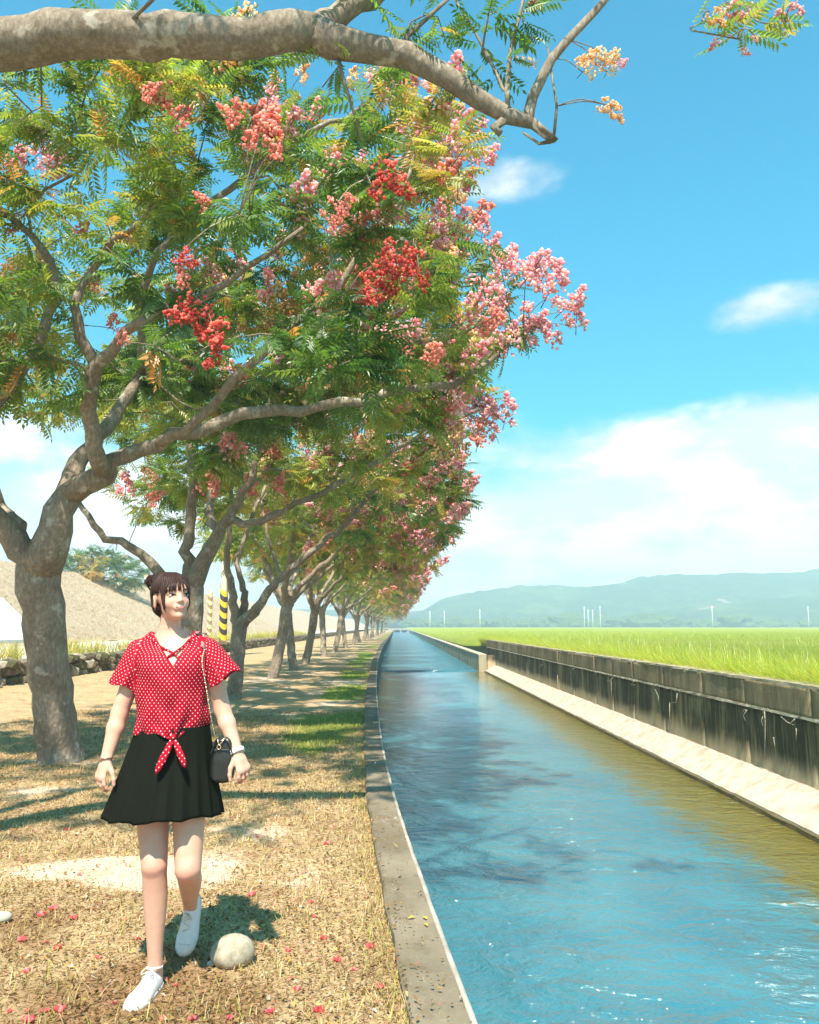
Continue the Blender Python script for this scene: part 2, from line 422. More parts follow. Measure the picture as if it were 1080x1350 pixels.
def wat(name, y0, y1, n, xr, z, mat):
    Yw = np.geomspace(y0 + 8, y1 + 8, n) - 8
    V, Fq = grid(np.linspace(0, 1, 10), Yw, lambda s, y: (kerb_x(y) - 0.03 + s * (xr - kerb_x(y) + 0.03), y, z + 0 * s))
    tag(put(name, mesh_np(name, V, Fq, mat)), kind='structure')
wat('water', -5, WEIR_Y, 60, WALL_X + 0.1, WATER_Z, MAT_W1)
wat('water', WEIR_Y + 0.02, 330, 60, 5.2, WATER_Z + 0.05, MAT_W2)
m_bed = simple('canal_bed', (0.10, 0.085, 0.04), (0.06, 0.055, 0.03), 1.5)
# weir lip where the rougher reach spills into the smooth one
V, Fq = grid(np.linspace(0, 1, 60), np.linspace(0, 1, 6), lambda s, q: (kerb_x(WEIR_Y) + s * (4.2 - kerb_x(WEIR_Y)), WEIR_Y - 0.25 * (q) + 0.05 * vnoise(s * 30, q * 3, 1), WATER_Z + 0.055 * (1 - q) ** 1.5 + 0.006 * vnoise(s * 60, q * 9, 1)))
tag(put('water', mesh_np('weir_fall', V, Fq, MAT_W2)), kind='structure')

# ---- plain under everything, reaching the foot of the hills
m_plain = simple('far_plain', (0.20, 0.22, 0.06), (0.34, 0.29, 0.12), 0.02, 0.95, 0.1)
gx = np.array([-900, -400, -56, -55.9, 5.15, 5.2, 60, 400, 900.0])
Vp, Fp = grid(gx, np.array([-30, 100, 331, 600, 900.0]), lambda x, y: (x, y, np.where((x < -55.95) | (x > 5.18), 0.18, -2.0)))
tag(put('ground', mesh_np('ground', Vp, Fp, m_plain, False)), kind='structure')
V, Fq = grid(np.linspace(-890, 890, 9), np.linspace(328, 895, 7), lambda x, y: (x, y, 0.30 + 0 * x))
tag(put('plain', mesh_np('plain', V, Fq, m_plain, False)), kind='structure')

# ---- far end of the canal: a low concrete sluice deck
m_conc = simple('pale_concrete', (0.46, 0.42, 0.36), (0.32, 0.29, 0.25), 2.0)
sl = thing('sluice_gate', 'low pale concrete sluice deck crossing the far end of the canal', 'sluice', (1.8, 300, -0.7))
V, F_ = join([box(-4.5, 4.5, -1, 1, 0.75, 1.25)])
put('deck', mesh_np('deck', V, F_, m_conc, False), sl)
for xx in (-2.6, 0, 2.6): put('pier', mesh_np('pier', *join([box(xx - .3, xx + .3, -.9, .9, -.6, .746)]), m_conc, False), sl)

# ---- right-hand canal wall of stained concrete panels on a pale sloping toe
def wall_mat(name, base, dark, streak, stain_lo, stain_hi, zlo=None):
    m, t = new_mat(name)
    co = t.add('ShaderNodeNewGeometry').outputs['Position']
    n1 = t.noise(t.mapping(co, (1, 1, 0.5)), 1.3, 7, 0.65, 0.4)
    st = t.noise(t.mapping(co, (3.2, 3.2, 0.16)), 2.4, 6, 0.72)
    sp = t.noise(co, 9.0, 6, 0.75)
    fine = t.noise(co, 45, 5, 0.7)
    c = t.ramp(n1, [(0.32, base), (0.68, tuple(x * 0.7 for x in base))])
    c = t.mix(t.smooth(t.math('ADD', t.math('MULTIPLY', n1, 0.55), t.math('MULTIPLY', st, 0.6)), stain_lo, stain_hi), c, dark)
    c = t.mix(t.smooth(st, 0.54, 0.66, 0, 0.55), c, streak)
    c = t.mix(t.smooth(sp, 0.62, 0.72, 0, 0.45), c, (0.50, 0.47, 0.36))
    if zlo is not None:              # splash zone above the toe has been washed pale and brown
        s = t.add('ShaderNodeSeparateXYZ'); t.link(co, s.inputs[0])
        zz = t.math('ADD', s.outputs[2], t.math('MULTIPLY', t.math('SUBTRACT', n1, 0.5), 0.22))
        c = t.mix(t.smooth(zz, zlo + 0.02, zlo + 0.30, 0.85, 0.0), c, t.mix(st, (0.44, 0.33, 0.19), (0.62, 0.52, 0.36)))
    return finish(m, t, principled(t, c, 0.93, 0.15, t.math('ADD', t.math('MULTIPLY', fine, 0.6), t.math('ADD', sp, st)), 0.6, 0.018))
MAT_WU = wall_mat('wall_upper', (0.38, 0.295, 0.17), (0.17, 0.135, 0.072), (0.48, 0.385, 0.24), 0.50, 0.68)
MAT_WL = wall_mat('wall_lower', (0.34, 0.26, 0.14), (0.066, 0.060, 0.032), (0.42, 0.34, 0.20), 0.46, 0.62, TOE_TOP)
MAT_CAP = simple('wall_coping', (0.56, 0.47, 0.37), (0.36, 0.30, 0.21), 9, 0.9, 0.15, 0.4, 0.01)
MAT_TOE = simple('wall_toe', (0.56, 0.48, 0.39), (0.36, 0.28, 0.19), 5.0, 0.9, 0.2, 0.5, 0.015, 9, 0.45, 0.75)
MAT_ROOT = simple('dry_root', (0.46, 0.42, 0.34), (0.30, 0.26, 0.20), 30, 0.9)
MAT_ALGAE = simple('algae', (0.16, 0.12, 0.055), (0.10, 0.085, 0.035), 12, 0.8)
cw = thing('canal_wall', 'tall dark-stained concrete canal wall with pale sloping toe below the rice field', 'wall', (WALL_X, 5.0, 0))
ox, oy = WALL_X, 5.0
Y0, Y1, SEAM = 3.0, 42.0, 0.36      # SEAM: level of the ledge line between upper and lower lift
edges = [Y0]
rr = np.random.default_rng(5)
while edges[-1] < Y1 - 1.2: edges.append(edges[-1] + rr.uniform(1.5, 2.3))
edges[-1] = Y1
for a, b in zip(edges[:-1], edges[1:]):
    for nm, z0, z1, dx, mt in (('upper_panel', SEAM + 0.012, WALL_TOP - 0.035, 0.0, MAT_WU), ('lower_panel', TOE_TOP - 0.1, SEAM - 0.012, 0.02, MAT_WL)):
        jx = rr.uniform(-0.006, 0.006)
        nU, nZ = max(3, int((b - a) / 0.12)), 10
        V, Fq = grid(np.linspace(a + 0.007, b - 0.007, nU), np.linspace(z0, z1, nZ), lambda y, z: (np.full_like(y, WALL_X + dx + jx) - ox + 0.022 * (vnoise(y + 50, z * 2, 1.7, 3) - .5), y - oy, z))
        # give the panel its thickness: side returns
        nv = nZ; back = V.copy(); back[:, 0] += 0.12
        bd = np.concatenate([np.arange(nv), np.arange(1, nU) * nv + nv - 1, (nU - 1) * nv + np.arange(nv - 2, -1, -1), np.arange(nU - 2, 0, -1) * nv])
        b2 = np.roll(bd, -1); n0 = len(V)
        side = np.stack([bd, bd + n0, b2 + n0, b2], 1)
        put(nm, mesh_np(nm, np.concatenate([V, back]), [Fq[:, ::-1], side], mt), cw)
# core behind the joints, coping, ledge line, toe
put('core', mesh_np('core', *join([box(0.07, 0.30, Y0 - oy, Y1 - oy, TOE_TOP - 0.6, WALL_TOP - 0.045)]), MAT_WL, False), cw)
Yc = np.arange(Y0, Y1 + 0.01, 0.15)
def strip(prof, Ys, x0, amp, seed):
    Rg = np.zeros((len(Ys), len(prof), 3))
    for i, (dx, z) in enumerate(prof):
        wv = amp * (vnoise(Ys * 3.1 + 9 * i + seed, Ys * 0 + i * 3 + seed, 1.6, 3) - 0.5)
        wz = amp * (vnoise(Ys * 3.7 + 5 * i + seed, Ys * 0 + i * 5 + seed, 1.6, 3) - 0.5)
        Rg[:, i] = np.stack([x0 + dx + wv, Ys - oy, z + wz], 1)
    return rings(Rg)
put('coping', mesh_np('coping', *strip([(-0.003, WALL_TOP - 0.034), (0.31, WALL_TOP - 0.034), (0.31, WALL_TOP), (-0.002, WALL_TOP)], Yc, 0, 0.022, 3), MAT_CAP, False), cw)
V, F_ = strip([(-0.020, SEAM - 0.016), (0.09, SEAM - 0.016), (0.09, SEAM + 0.016), (-0.012, SEAM + 0.012)], Yc, 0, 0.02, 9)
put('ledge', mesh_np('ledge', V, F_, simple('ledge_lime', (0.46, 0.44, 0.34), (0.20, 0.18, 0.11), 6, 0.9), False), cw)
TOE_X = -0.42
V, F_ = strip([(0.10, TOE_TOP + 0.0), (-0.035, TOE_TOP - 0.01), (TOE_X, -0.655), (TOE_X - 0.015, WATER_Z - 0.4), (0.1, WATER_Z - 0.4)], Yc, 0, 0.03, 21)
put('toe', mesh_np('toe', V, F_, MAT_TOE, False), cw)
V, F_ = strip([(TOE_X - 0.03, WATER_Z - 0.05), (TOE_X + 0.015, WATER_Z - 0.05), (TOE_X + 0.012, WATER_Z + 0.062), (TOE_X - 0.022, WATER_Z + 0.05)], Yc, 0, 0.035, 31)
put('waterline', mesh_np('waterline', V, F_, MAT_ALGAE, False), cw)
# dead roots and tie wires hanging on the wall
def wall_root(pts):
    q = np.array([np.array((WALL_X - 0.02, 0, 0)) + 0 * P(a, b, 9) for a, b in pts])
    for k, (a, b) in enumerate(pts):
        d = ray(a, b); q[k] = np.array((0, 0, CAM_H)) + d * ((WALL_X - 0.028) / d[0])
    q -= np.array((ox, oy, 0))
    V, F_ = tube(q, np.linspace(0.0075, 0.0035, len(q)), 5)
    put('root', mesh_np('root', V, F_, MAT_ROOT), cw)
for pts in ([(864, 909), (868, 918), (868, 930)], [(893, 914), (892, 926), (884, 927)], [(883, 926), (883, 942), (884, 958)], [(985, 936), (980, 943), (983, 950)], [(979, 939), (981, 936), (984, 936)],
            [(1008, 938), (1009, 950), (1009, 972), (1008, 1000)], [(1006, 945), (1004, 950), (1006, 957)], [(1030, 945), (1038, 952), (1047, 956)], [(1048, 948), (1042, 954), (1036, 951)], [(1012, 934), (1018, 940)],
            [(806, 895), (806, 912), (806, 930)], [(808, 893), (804, 898), (800, 897)], [(836, 898), (832, 903), (838, 903)], [(757, 881), (752, 885), (754, 890)], [(735, 890), (735, 905), (735, 915)], [(715, 876), (711, 880)], [(1050, 960), (1050, 975)], [(1020, 972), (1022, 985)]):
    wall_root(pts)

# ---- lower wall of the next reach
cw2 = thing('canal_wall', 'lower weathered concrete canal wall beyond the tall one', 'wall', (3.9, WEIR_Y + 1, 0))
Ys = np.concatenate([np.arange(WEIR_Y - 0.6, 120, 1.5), np.geomspace(121, 330, 30)])
x2 = 3.9 + 0.8 * np.clip((Ys - 40) / 160, 0, 1)
def strip2(prof, amp, seed):
    Rg = np.zeros((len(Ys), len(prof), 3))
    for i, (dx, z) in enumerate(prof):
        wv = amp * (vnoise(Ys * 0.8 + 9 * i + seed, Ys * 0 + i + seed, 1.3, 3) - 0.5)
        Rg[:, i] = np.stack([x2 - 3.9 + dx + wv, Ys - WEIR_Y - 1, np.full(len(Ys), z) + wv], 1)
    return rings(Rg)
MAT_W3 = wall_mat('wall_far', (0.42, 0.36, 0.25), (0.17, 0.14, 0.08), (0.5, 0.44, 0.32), 0.52, 0.70)
put('face', mesh_np('face', *strip2([(0, -1.2), (0.35, -1.2), (0.35, 0.03), (0, 0.03)], 0.05, 2), MAT_W3, False), cw2)
put('coping', mesh_np('coping', *strip2([(-0.02, 0.034), (0.36, 0.034), (0.36, 0.09), (-0.02, 0.09)], 0.03, 5), MAT_CAP, False), cw2)
put('end_return', mesh_np('end_return', *join([box(0.36, 0.98, -2.0, -1.62, -1.2, 0.06)]), MAT_WL, False), cw2)

# ---- rice field
m, t = new_mat('rice_canopy')
co = t.add('ShaderNodeNewGeometry').outputs['Position']
n1 = t.noise(t.mapping(co, (1, 0.3, 1)), 0.35, 5, 0.6); n2 = t.noise(t.mapping(co, (3, 1, 1)), 5.0, 6, 0.75)
c = t.ramp(n1, [(0.3, (0.34, 0.44, 0.035)), (0.55, (0.44, 0.50, 0.05)), (0.75, (0.50, 0.52, 0.09))])
pth = t.noise(t.mapping(co, (0.05, 1.0, 1)), 0.05, 2, 0.4)
c = t.mix(t.smooth(pth, 0.50, 0.62, 0.0, 0.55), c, (0.56, 0.50, 0.16))
c = t.mix(t.smooth(n2, 0.38, 0.68, 0.0, 0.8), t.mix(0.5, c, (0.17, 0.28, 0.02)), t.mix(0.35, c, (0.58, 0.60, 0.12)))
MAT_RICE_FAR = finish(m, t, principled(t, c, 0.8, 0.1, n2, 1.0, 0.25))
Xr = np.concatenate([np.linspace(4.92, 14, 40), np.geomspace(14.4, 700, 70)]); Yr = np.concatenate([np.linspace(4, 40, 110), np.geomspace(40.5, 560, 120)])
V, Fq = grid(Xr, Yr, lambda x, y: (x, y, np.where(x < 5.0, 0.3, 0.80 - 0.24 * np.exp(-(x - 4.9) / 0.6)) + 0.07 * (vnoise(x * 2, y, 1.4, 3) - .5) - 0.30 * np.clip((y - 46) / 14, 0, 1) * np.exp(-np.clip(x - 5, 0, 99) / 4.0)))
tag(put('rice_field', mesh_np('rice_field', V, Fq, MAT_RICE_FAR)), kind='structure')
# blades along the near margin and out over the field
def blades(base, h, lean_dir, lean, wid, curve, seg=3):
    n = len(base)
    s = np.linspace(0, 1, seg + 1)
    ld = np.stack([np.cos(lean_dir), np.sin(lean_dir), np.zeros(n)], 1)
    sd = np.stack([-np.sin(lean_dir), np.cos(lean_dir), np.zeros(n)], 1)
    rows = []
    for q in s:
        off = ld * (lean * q + curve * q * q)[:, None] * h[:, None]
        zz = h * (q - 0.35 * curve * q * q)
        c = base + off; c[:, 2] += zz
        ww = wid * (1 - q ** 1.6) * 0.5
        if q < 1: rows += [c - sd * ww[:, None], c + sd * ww[:, None]]
        else: rows += [c]
    V = np.stack(rows, 1)
    k = V.shape[1]; b = np.arange(n)[:, None] * k
    f4 = [np.stack([b[:, 0] + 2 * i, b[:, 0] + 2 * i + 1, b[:, 0] + 2 * i + 3, b[:, 0] + 2 * i + 2], 1) for i in range(seg - 1)]
    f3 = np.stack([b[:, 0] + 2 * (seg - 1), b[:, 0] + 2 * (seg - 1) + 1, b[:, 0] + 2 * seg], 1)
    return V.reshape(-1, 3), [f3, np.concatenate(f4)], k
g = np.random.default_rng(21)
MAT_BLADE = leafy('rice_blade', trans=0.5, tgain=1.6)
N1, N2 = 46000, 26000
yy = np.concatenate([6 + 50 * g.random(N1) ** 1.5, 8 + 85 * g.random(N2) ** 1.3])
xx = np.concatenate([5.0 + 1.5 * g.random(N1) ** 1.6, 5.4 + 16 * g.random(N2) ** 1.5])
keep = ~((yy > 48) & (xx < 6.5)); xx, yy = xx[keep], yy[keep]
n = len(xx)
sc = 1 + 0.012 * np.clip(yy - 15, 0, 80)
bz = 0.30 - 0.25 * np.clip((yy - 46) / 14, 0, 1) * np.exp(-np.clip(xx - 5, 0, 99) / 4.0)
h = (0.56 + 0.32 * g.random(n)) * (1 + 0.12 * (vnoise(xx, yy, 1.2, 2) - .5)); edge = np.clip(1 - (xx - 5.0) / 0.5, 0, 1)
ang = np.where(g.random(n) < 0.35 + 0.45 * edge, np.pi + g.normal(0, 0.55, n), g.random(n) * 2 * np.pi)
V, F_, k = blades(np.stack([xx, yy, bz], 1), h, ang, 0.10 + 0.35 * g.random(n), 0.016 * sc * (0.7 + 0.6 * g.random(n)), 0.15 + 0.55 * g.random(n))
colr = np.stack([0.34 + 0.16 * g.random(n), 0.42 + 0.12 * g.random(n), 0.035 + 0.04 * g.random(n)], 1) * (0.50 + 0.8 * g.random(n))[:, None]
dry = g.random(n) < 0.10; colr[dry] = (0.46, 0.40, 0.14)
me = mesh_np('rice_blades', V, F_, MAT_BLADE, False, {'col': ('FLOAT_COLOR', np.repeat(colr, k, 0))})
tag(put('rice_plants', me), 'bright yellow-green rice plants leaning over the canal wall', 'rice', kind='stuff')

# ---- left side: rubble wall, road, levee
MAT_STONE = [simple('rubble_stone', (0.23, 0.19, 0.13), (0.11, 0.09, 0.06), 6, 0.9, 0.2, 0.5, 0.02), simple('rubble_pale', (0.42, 0.37, 0.29), (0.25, 0.21, 0.16), 5, 0.9, 0.2, 0.5, 0.02), simple('rubble_moss', (0.13, 0.13, 0.06), (0.07, 0.065, 0.035), 7, 0.95, 0.1, 0.5, 0.02)]
def ico(sub=1):
    import bmesh
    bm = bmesh.new(); bmesh.ops.create_icosphere(bm, subdivisions=sub, radius=1.0)
    V = np.array([v.co[:] for v in bm.verts]); Fc = np.array([[v.index for v in f.verts] for f in bm.faces]); bm.free()
    return V, Fc
def lump(rng, V, amt):
    ph = rng.random((4, 3)) * 6.28; k = rng.normal(0, 1.7, (4, 3))
    d = sum(np.sin(V @ k[i] + ph[i, 0]) for i in range(4)) / 4
    return V * (1 + amt * d)[:, None]
rub = thing('stone_wall', 'low dark rubble stone wall along the back of the tree bank', 'wall', (RUB_X, 20, 0))
I1 = ico(1); rs = np.random.default_rng(3)
smesh = []
for k in range(9):
    V = lump(rs, I1[0], 0.28); V = np.sign(V) * np.abs(V) ** 0.75
    smesh.append(mesh_np('stone', V * 0.5, I1[1], MAT_STONE[(0, 0, 1, 2, 0, 1, 2, 0, 2)[k]], False))
cnt = 0
for zc, hh in ((0.24, 0.26), (0.42, 0.22), (0.58, 0.17)):
    y = 11.5 + rs.random() * 0.3
    while y < 42 and cnt < 290:
        L = rs.uniform(0.28, 0.52)
        o = put('stone', smesh[rs.integers(9)], rub, (rs.uniform(-0.06, 0.08), y + L / 2 - 20, zc + rs.uniform(-0.03, 0.03)))
        o.scale = (0.45, L * 1.08, hh * rs.uniform(1.05, 1.45)); o.rotation_euler = (rs.uniform(-.25, .25), rs.uniform(-.2, .2), rs.uniform(-.2, .2)); y += L; cnt += 1
far = []
for zc, hh in ((0.24, 0.26), (0.42, 0.22), (0.58, 0.17)):
    y = 42.0
    while y < 170:
        L = rs.uniform(0.45, 0.9); V = lump(rs, I1[0], 0.25) * 0.5 * np.array((0.45, L * 1.1, hh * 1.3)) + np.array((rs.uniform(-.05, .05), y - 20 + L / 2, zc)); far.append((V, I1[1])); y += L
tag(put('stone_course', mesh_np('stone_course', *join(far), MAT_STONE[0], False), rub), kind='stuff')
put('fill', mesh_np('fill', *join([box(-0.30, 0.02, -20, 150, -0.1, ROAD_Z - 0.02)]), MAT_STONE[2], False), rub)

m_road = simple('pale_road', (0.60, 0.54, 0.47), (0.48, 0.42, 0.35), 0.7, 0.95, 0.15, 0.3, 0.01)
V, Fq = grid(np.linspace(-15.5, RUB_X - 0.1, 12), np.concatenate([np.linspace(-6, 60, 50), np.linspace(65, 330, 30)]), lambda x, y: (x, y, ROAD_Z + 0.03 * (vnoise(x, y, .6, 2) - .5)))
tag(put('road', mesh_np('road', V, Fq, m_road)), kind='structure')
m, t = new_mat('levee_grass')
co = t.add('ShaderNodeTexCoord').outputs['Object']
n1 = t.noise(co, 0.5, 7, 0.65); n2 = t.noise(t.mapping(co, (1.2, 1, 1.2)), 5.0, 7, 0.8)
c = t.mix(t.smooth(n2, 0.36, 0.66), (0.36, 0.265, 0.16), (0.66, 0.53, 0.37))
c = t.mix(t.smooth(n1, 0.45, 0.7, 0, 0.5), c, (0.44, 0.30, 0.19))
c = t.mix(t.smooth(t.noise(t.mapping(co, loc=(5, 5, 5)), 0.9, 6, 0.7), 0.56, 0.68, 0, 0.6), c, (0.36, 0.33, 0.16))
MAT_LEVEE = finish(m, t, principled(t, c, 0.95, 0.1, n2, 1.0, 0.12))
def lev_z(x): return np.interp(-x, [15.0, 16.6, 27.0, 31.0, 44, 60], [ROAD_Z, ROAD_Z + 0.03, 5.85, 5.9, 0.6, 0.2])
V, Fq = grid(-np.concatenate([np.linspace(15, 31, 70), np.linspace(33, 60, 8)]), np.concatenate([np.linspace(-4, 80, 180), np.geomspace(81, 700, 60)]), lambda x, y: (x, y, lev_z(x) + 0.22 * (vnoise(x, y, 1.1, 4) - .5)))
tag(put('levee', mesh_np('levee', V, Fq[:, ::-1], MAT_LEVEE)), kind='structure')
# white concrete facing on the near stretch of the levee
slab = thing('concrete_facing', 'bright white concrete facing slab on the levee slope behind the trunk', 'slab', (-21, 33, 2.5))
q = [(-16.2, 24), (-16.2, 38.5), (-20.7, 43.6), (-20.9, 24)]
Vt = np.array([(x + 21, y - 33, lev_z(np.array(x)) + 0.19 - 2.5) for x, y in q]); Vb = Vt - np.array((0, 0, 0.4))
put('slab', mesh_np('slab', np.concatenate([Vt, Vb]), np.array([(0, 1, 2, 3), (7, 6, 5, 4), (0, 4, 5, 1), (1, 5, 6, 2), (2, 6, 7, 3), (3, 7, 4, 0)]), simple('white_concrete', (0.84, 0.83, 0.81), (0.76, 0.75, 0.73), 1.5, 0.8), False), slab)

# ---- striped poles by the road
m_pole = simple('pole_concrete', (0.62, 0.55, 0.44), (0.48, 0.42, 0.33), 4, 0.9)
m_yel = simple('stripe_yellow', (0.80, 0.55, 0.03), (0.62, 0.42, 0.04), 9, 0.6)
m_blk = simple('stripe_black', (0.03, 0.028, 0.022), (0.06, 0.05, 0.04), 9, 0.7)
m_yel2 = simple('stripe_faded', (0.80, 0.66, 0.30), (0.70, 0.56, 0.26), 9, 0.7)
m_brn = simple('stripe_brown', (0.24, 0.17, 0.08), (0.30, 0.22, 0.11), 9, 0.8)
def striped_pole(loc, r, H, ht, ya, bl, label, group=None):
    o = thing('striped_pole', label, 'pole', loc, 0, group)
    z = np.linspace(0, H, 14)
    put('shaft', mesh_np('shaft', *tube(np.stack([0 * z, 0 * z, z], 1), np.linspace(r, r * 0.72, 14), 18), m_pole), o)
    # diagonal bands wrapped round the foot
    ns = 24; th = np.linspace(0, 2 * np.pi, ns + 1); slope = r * 1.2
    bw = 0.235
    kmax = int((ht - 0.1) / bw)
    for k in range(kmax):
        zb = 0.15 + k * bw
        zl = zb + slope * (1 - np.cos(th + 0.9)) * 0.9
        rr_ = r + 0.006
        lo = np.stack([rr_ * np.cos(th), rr_ * np.sin(th), zl], 1); hi = lo + np.array((0, 0, bw - 0.003))
        V = np.concatenate([lo, hi]); j = np.arange(ns)
        put('band', mesh_np('band', V, np.stack([j, j + 1, j + ns + 2, j + ns + 1], 1), bl if k % 2 else ya), o)
    return o
pz = ROAD_Z
striped_pole((P(295, 800, 36)[0], 36, pz), 0.165, 9.0, 2.4, m_yel, m_blk, 'concrete pole with bold yellow and black warning stripes beside the rubble wall')
striped_pole((P(277, 800, 50)[0], 50, pz), 0.13, 2.9, 2.9, m_yel2, m_brn, 'slim post with faded yellow and brown stripes out on the road edge')

# ---- hills across the plain
m, t = new_mat('hill_forest')
co = t.add('ShaderNodeTexCoord').outputs['Object']
n1 = t.noise(co, 0.016, 8, 0.65, 0.3); n2 = t.noise(co, 0.085, 6, 0.7); n3 = t.noise(t.mapping(co, (1, 1, 2.0), loc=(9.3, 1.4, 5)), 0.030, 4, 0.55)
c = t.ramp(n2, [(0.3, (0.025, 0.055, 0.035)), (0.7, (0.075, 0.120, 0.060))])
c = t.mix(t.smooth(n1, 0.45, 0.65, 0, 0.6), c, (0.14, 0.20, 0.05))
c = t.mix(t.smooth(n3, 0.655, 0.69, 0, 0.9), c, (0.30, 0.22, 0.165))
MAT_HILL = finish(m, t, principled(t, c, 1.0, 0.0, n2, 1.0, 4.0))
rh = np.random.default_rng(9)
for nm, Yh, depth, prof, seed in (('hills', 800, 156, [(-1500, 20), (-300, 34), (40, 26), (70, 48), (140, 66), (330, 72), (420, 86), (560, 92), (700, 97), (900, 101), (1200, 98), (1500, 96)], 0), ('hills', 672, 120, [(-1500, 6), (60, 4), (260, 10), (420, 32), (560, 46), (700, 58), (900, 62), (1200, 66), (1500, 60)], 5)):
    xs = np.linspace(-888, 888, 300); vs = np.linspace(0, 1, 26)
    def hill(x, v):
        x6 = x / 0.6
        top = np.interp(x6, [p[0] for p in prof], [p[1] for p in prof]) * (0.95 + 0.12 * (vnoise(x6 * 0.02 + seed, v * 0 + 2, 1.0, 4) - .5)) + 6 * (vnoise(x6 * 0.07 + seed, v * 0 + 7, 1, 4) - .5)
        gul = vnoise(x6 * 0.012 + 3 + seed, v * 1.4 + seed, 1.0, 4) - 0.5
        s = np.clip(v + 0.30 * gul * (1 - v) * v * 4 * 0.6, 0, 1)
        z = 0.6 * top * (s * s * (3 - 2 * s)) ** 0.8
        return x, Yh - depth * (1 - v) + 42 * gul, z + 0.3
    V, Fq = grid(xs, vs, hill)
    tag(put(nm, mesh_np(nm, V, Fq, MAT_HILL)), kind='structure')

# ---- woods along the foot of the hills
fw = np.random.default_rng(61); I2w = ico(2); cl = []
for k in range(260):
    xw = fw.uniform(-60, 420); sz_ = fw.uniform(2.0, 5.5) * (1.6 if fw.random() < 0.12 else 1)
    V = lump(fw, I2w[0], 0.22); V = V * (1 + 0.18 * fw.normal(0, 1, (len(V), 1))) * np.array((sz_ * fw.uniform(0.9, 1.8), sz_, sz_ * 0.75)) + np.array((xw, 540 + 25 * fw.random(), 0.2 + sz_ * 0.45)); cl.append((V, I2w[1]))
V, F2 = join(cl); tag(put('far_wood', mesh_np('far_wood', V, F2, simple('wood_green', (0.05, 0.09, 0.03), (0.11, 0.15, 0.05), 0.5, 1.0, 0.0), False)), 'hazy line of low woods along the foot of the hills', 'woods', kind='stuff')

# ---- far utility poles in front of the hills
m_fp = simple('far_pole', (0.80, 0.78, 0.74), (0.7, 0.68, 0.64), 2)
protoP = None
for px, top in ((567, 806), (586, 806), (633, 803), (771, 800), (776, 803), (782, 804), (792, 799), (940, 799), (1067, 799)):
    Yp = 260.0; b = G(px, 826 + 1.08 * F / Yp, 0.30); b = P(px, 826, Yp)
    hgt = (826 - top) / F * Yp + CAM_H - 0.3
    if protoP is None:
        protoP = thing('utility_pole', 'thin pale utility pole standing on the far plain before the hills', 'pole', (b[0], Yp, 0.3), 0, 'far utility poles')
        put('shaft', mesh_np('shaft', *tube([(0, 0, 0), (0, 0, 3), (0, 0, 6.5)], [0.09, 0.085, 0.07], 8), m_fp), protoP)
        put('crossarm', mesh_np('crossarm', *join([box(-0.25, 0.25, -0.04, 0.04, 6.0, 6.07)]), m_fp, False), protoP)
        o = protoP
    else:
        o = copy_tree(protoP); o.location = (b[0], Yp, 0.3)
    o.scale = (1, 1, hgt / 6.5)
# ================================================================== TREES
m, t = new_mat('bark')
co = t.add('ShaderNodeTexCoord').outputs['Object']
n1 = t.noise(co, 3.0, 7, 0.65, 0.3); n2 = t.noise(t.mapping(co, (1, 1, 0.35)), 38, 6, 0.75); n3 = t.noise(t.mapping(co, loc=(4, 2, 9)), 6.5, 5, 0.6)
c = t.ramp(n1, [(0.28, (0.22, 0.175, 0.13)), (0.5, (0.36, 0.30, 0.23)), (0.72, (0.47, 0.41, 0.33))])
c = t.mix(t.smooth(n2, 0.40, 0.66, 0.55, 0.0), c, (0.12, 0.09, 0.065))
c = t.mix(t.smooth(n3, 0.57, 0.68, 0, 0.6), c, (0.60, 0.56, 0.47))
vor = t.add('ShaderNodeTexVoronoi'); t.link(t.mapping(co, (1, 1, 0.55)), vor.inputs['Vector']); vor.inputs['Scale'].default_value = 26
MAT_BARK = finish(m, t, principled(t, c, 0.9, 0.15, t.math('ADD', n2, t.math('MULTIPLY', vor.outputs['Distance'], 0.7)), 0.75, 0.02))
MAT_LEAF = leafy('leaf', trans=0.45, tgain=1.9, gloss=0.05)
MAT_POD = leafy('seed_pod', trans=0.5, tgain=1.45, gloss=0.02, rough=0.6)

def smooth_path(pts, n):
    """Catmull-Rom through pts (k, d) resampled to n points"""
    p = np.asarray(pts, float); k = len(p)
    if k == 2: return p[0] + (p[1] - p[0]) * np.linspace(0, 1, n)[:, None]
    q = np.concatenate([2 * p[:1] - p[1:2], p, 2 * p[-1:] - p[-2:-1]])
    s = np.linspace(0, k - 1, n); i = np.minimum(s.astype(int), k - 2); f = (s - i)[:, None]
    a, b, c_, d = q[i], q[i + 1], q[i + 2], q[i + 3]
    return 0.5 * ((2 * b) + (c_ - a) * f + (2 * a - 5 * b + 4 * c_ - d) * f ** 2 + (3 * b - a - 3 * c_ + d) * f ** 3)

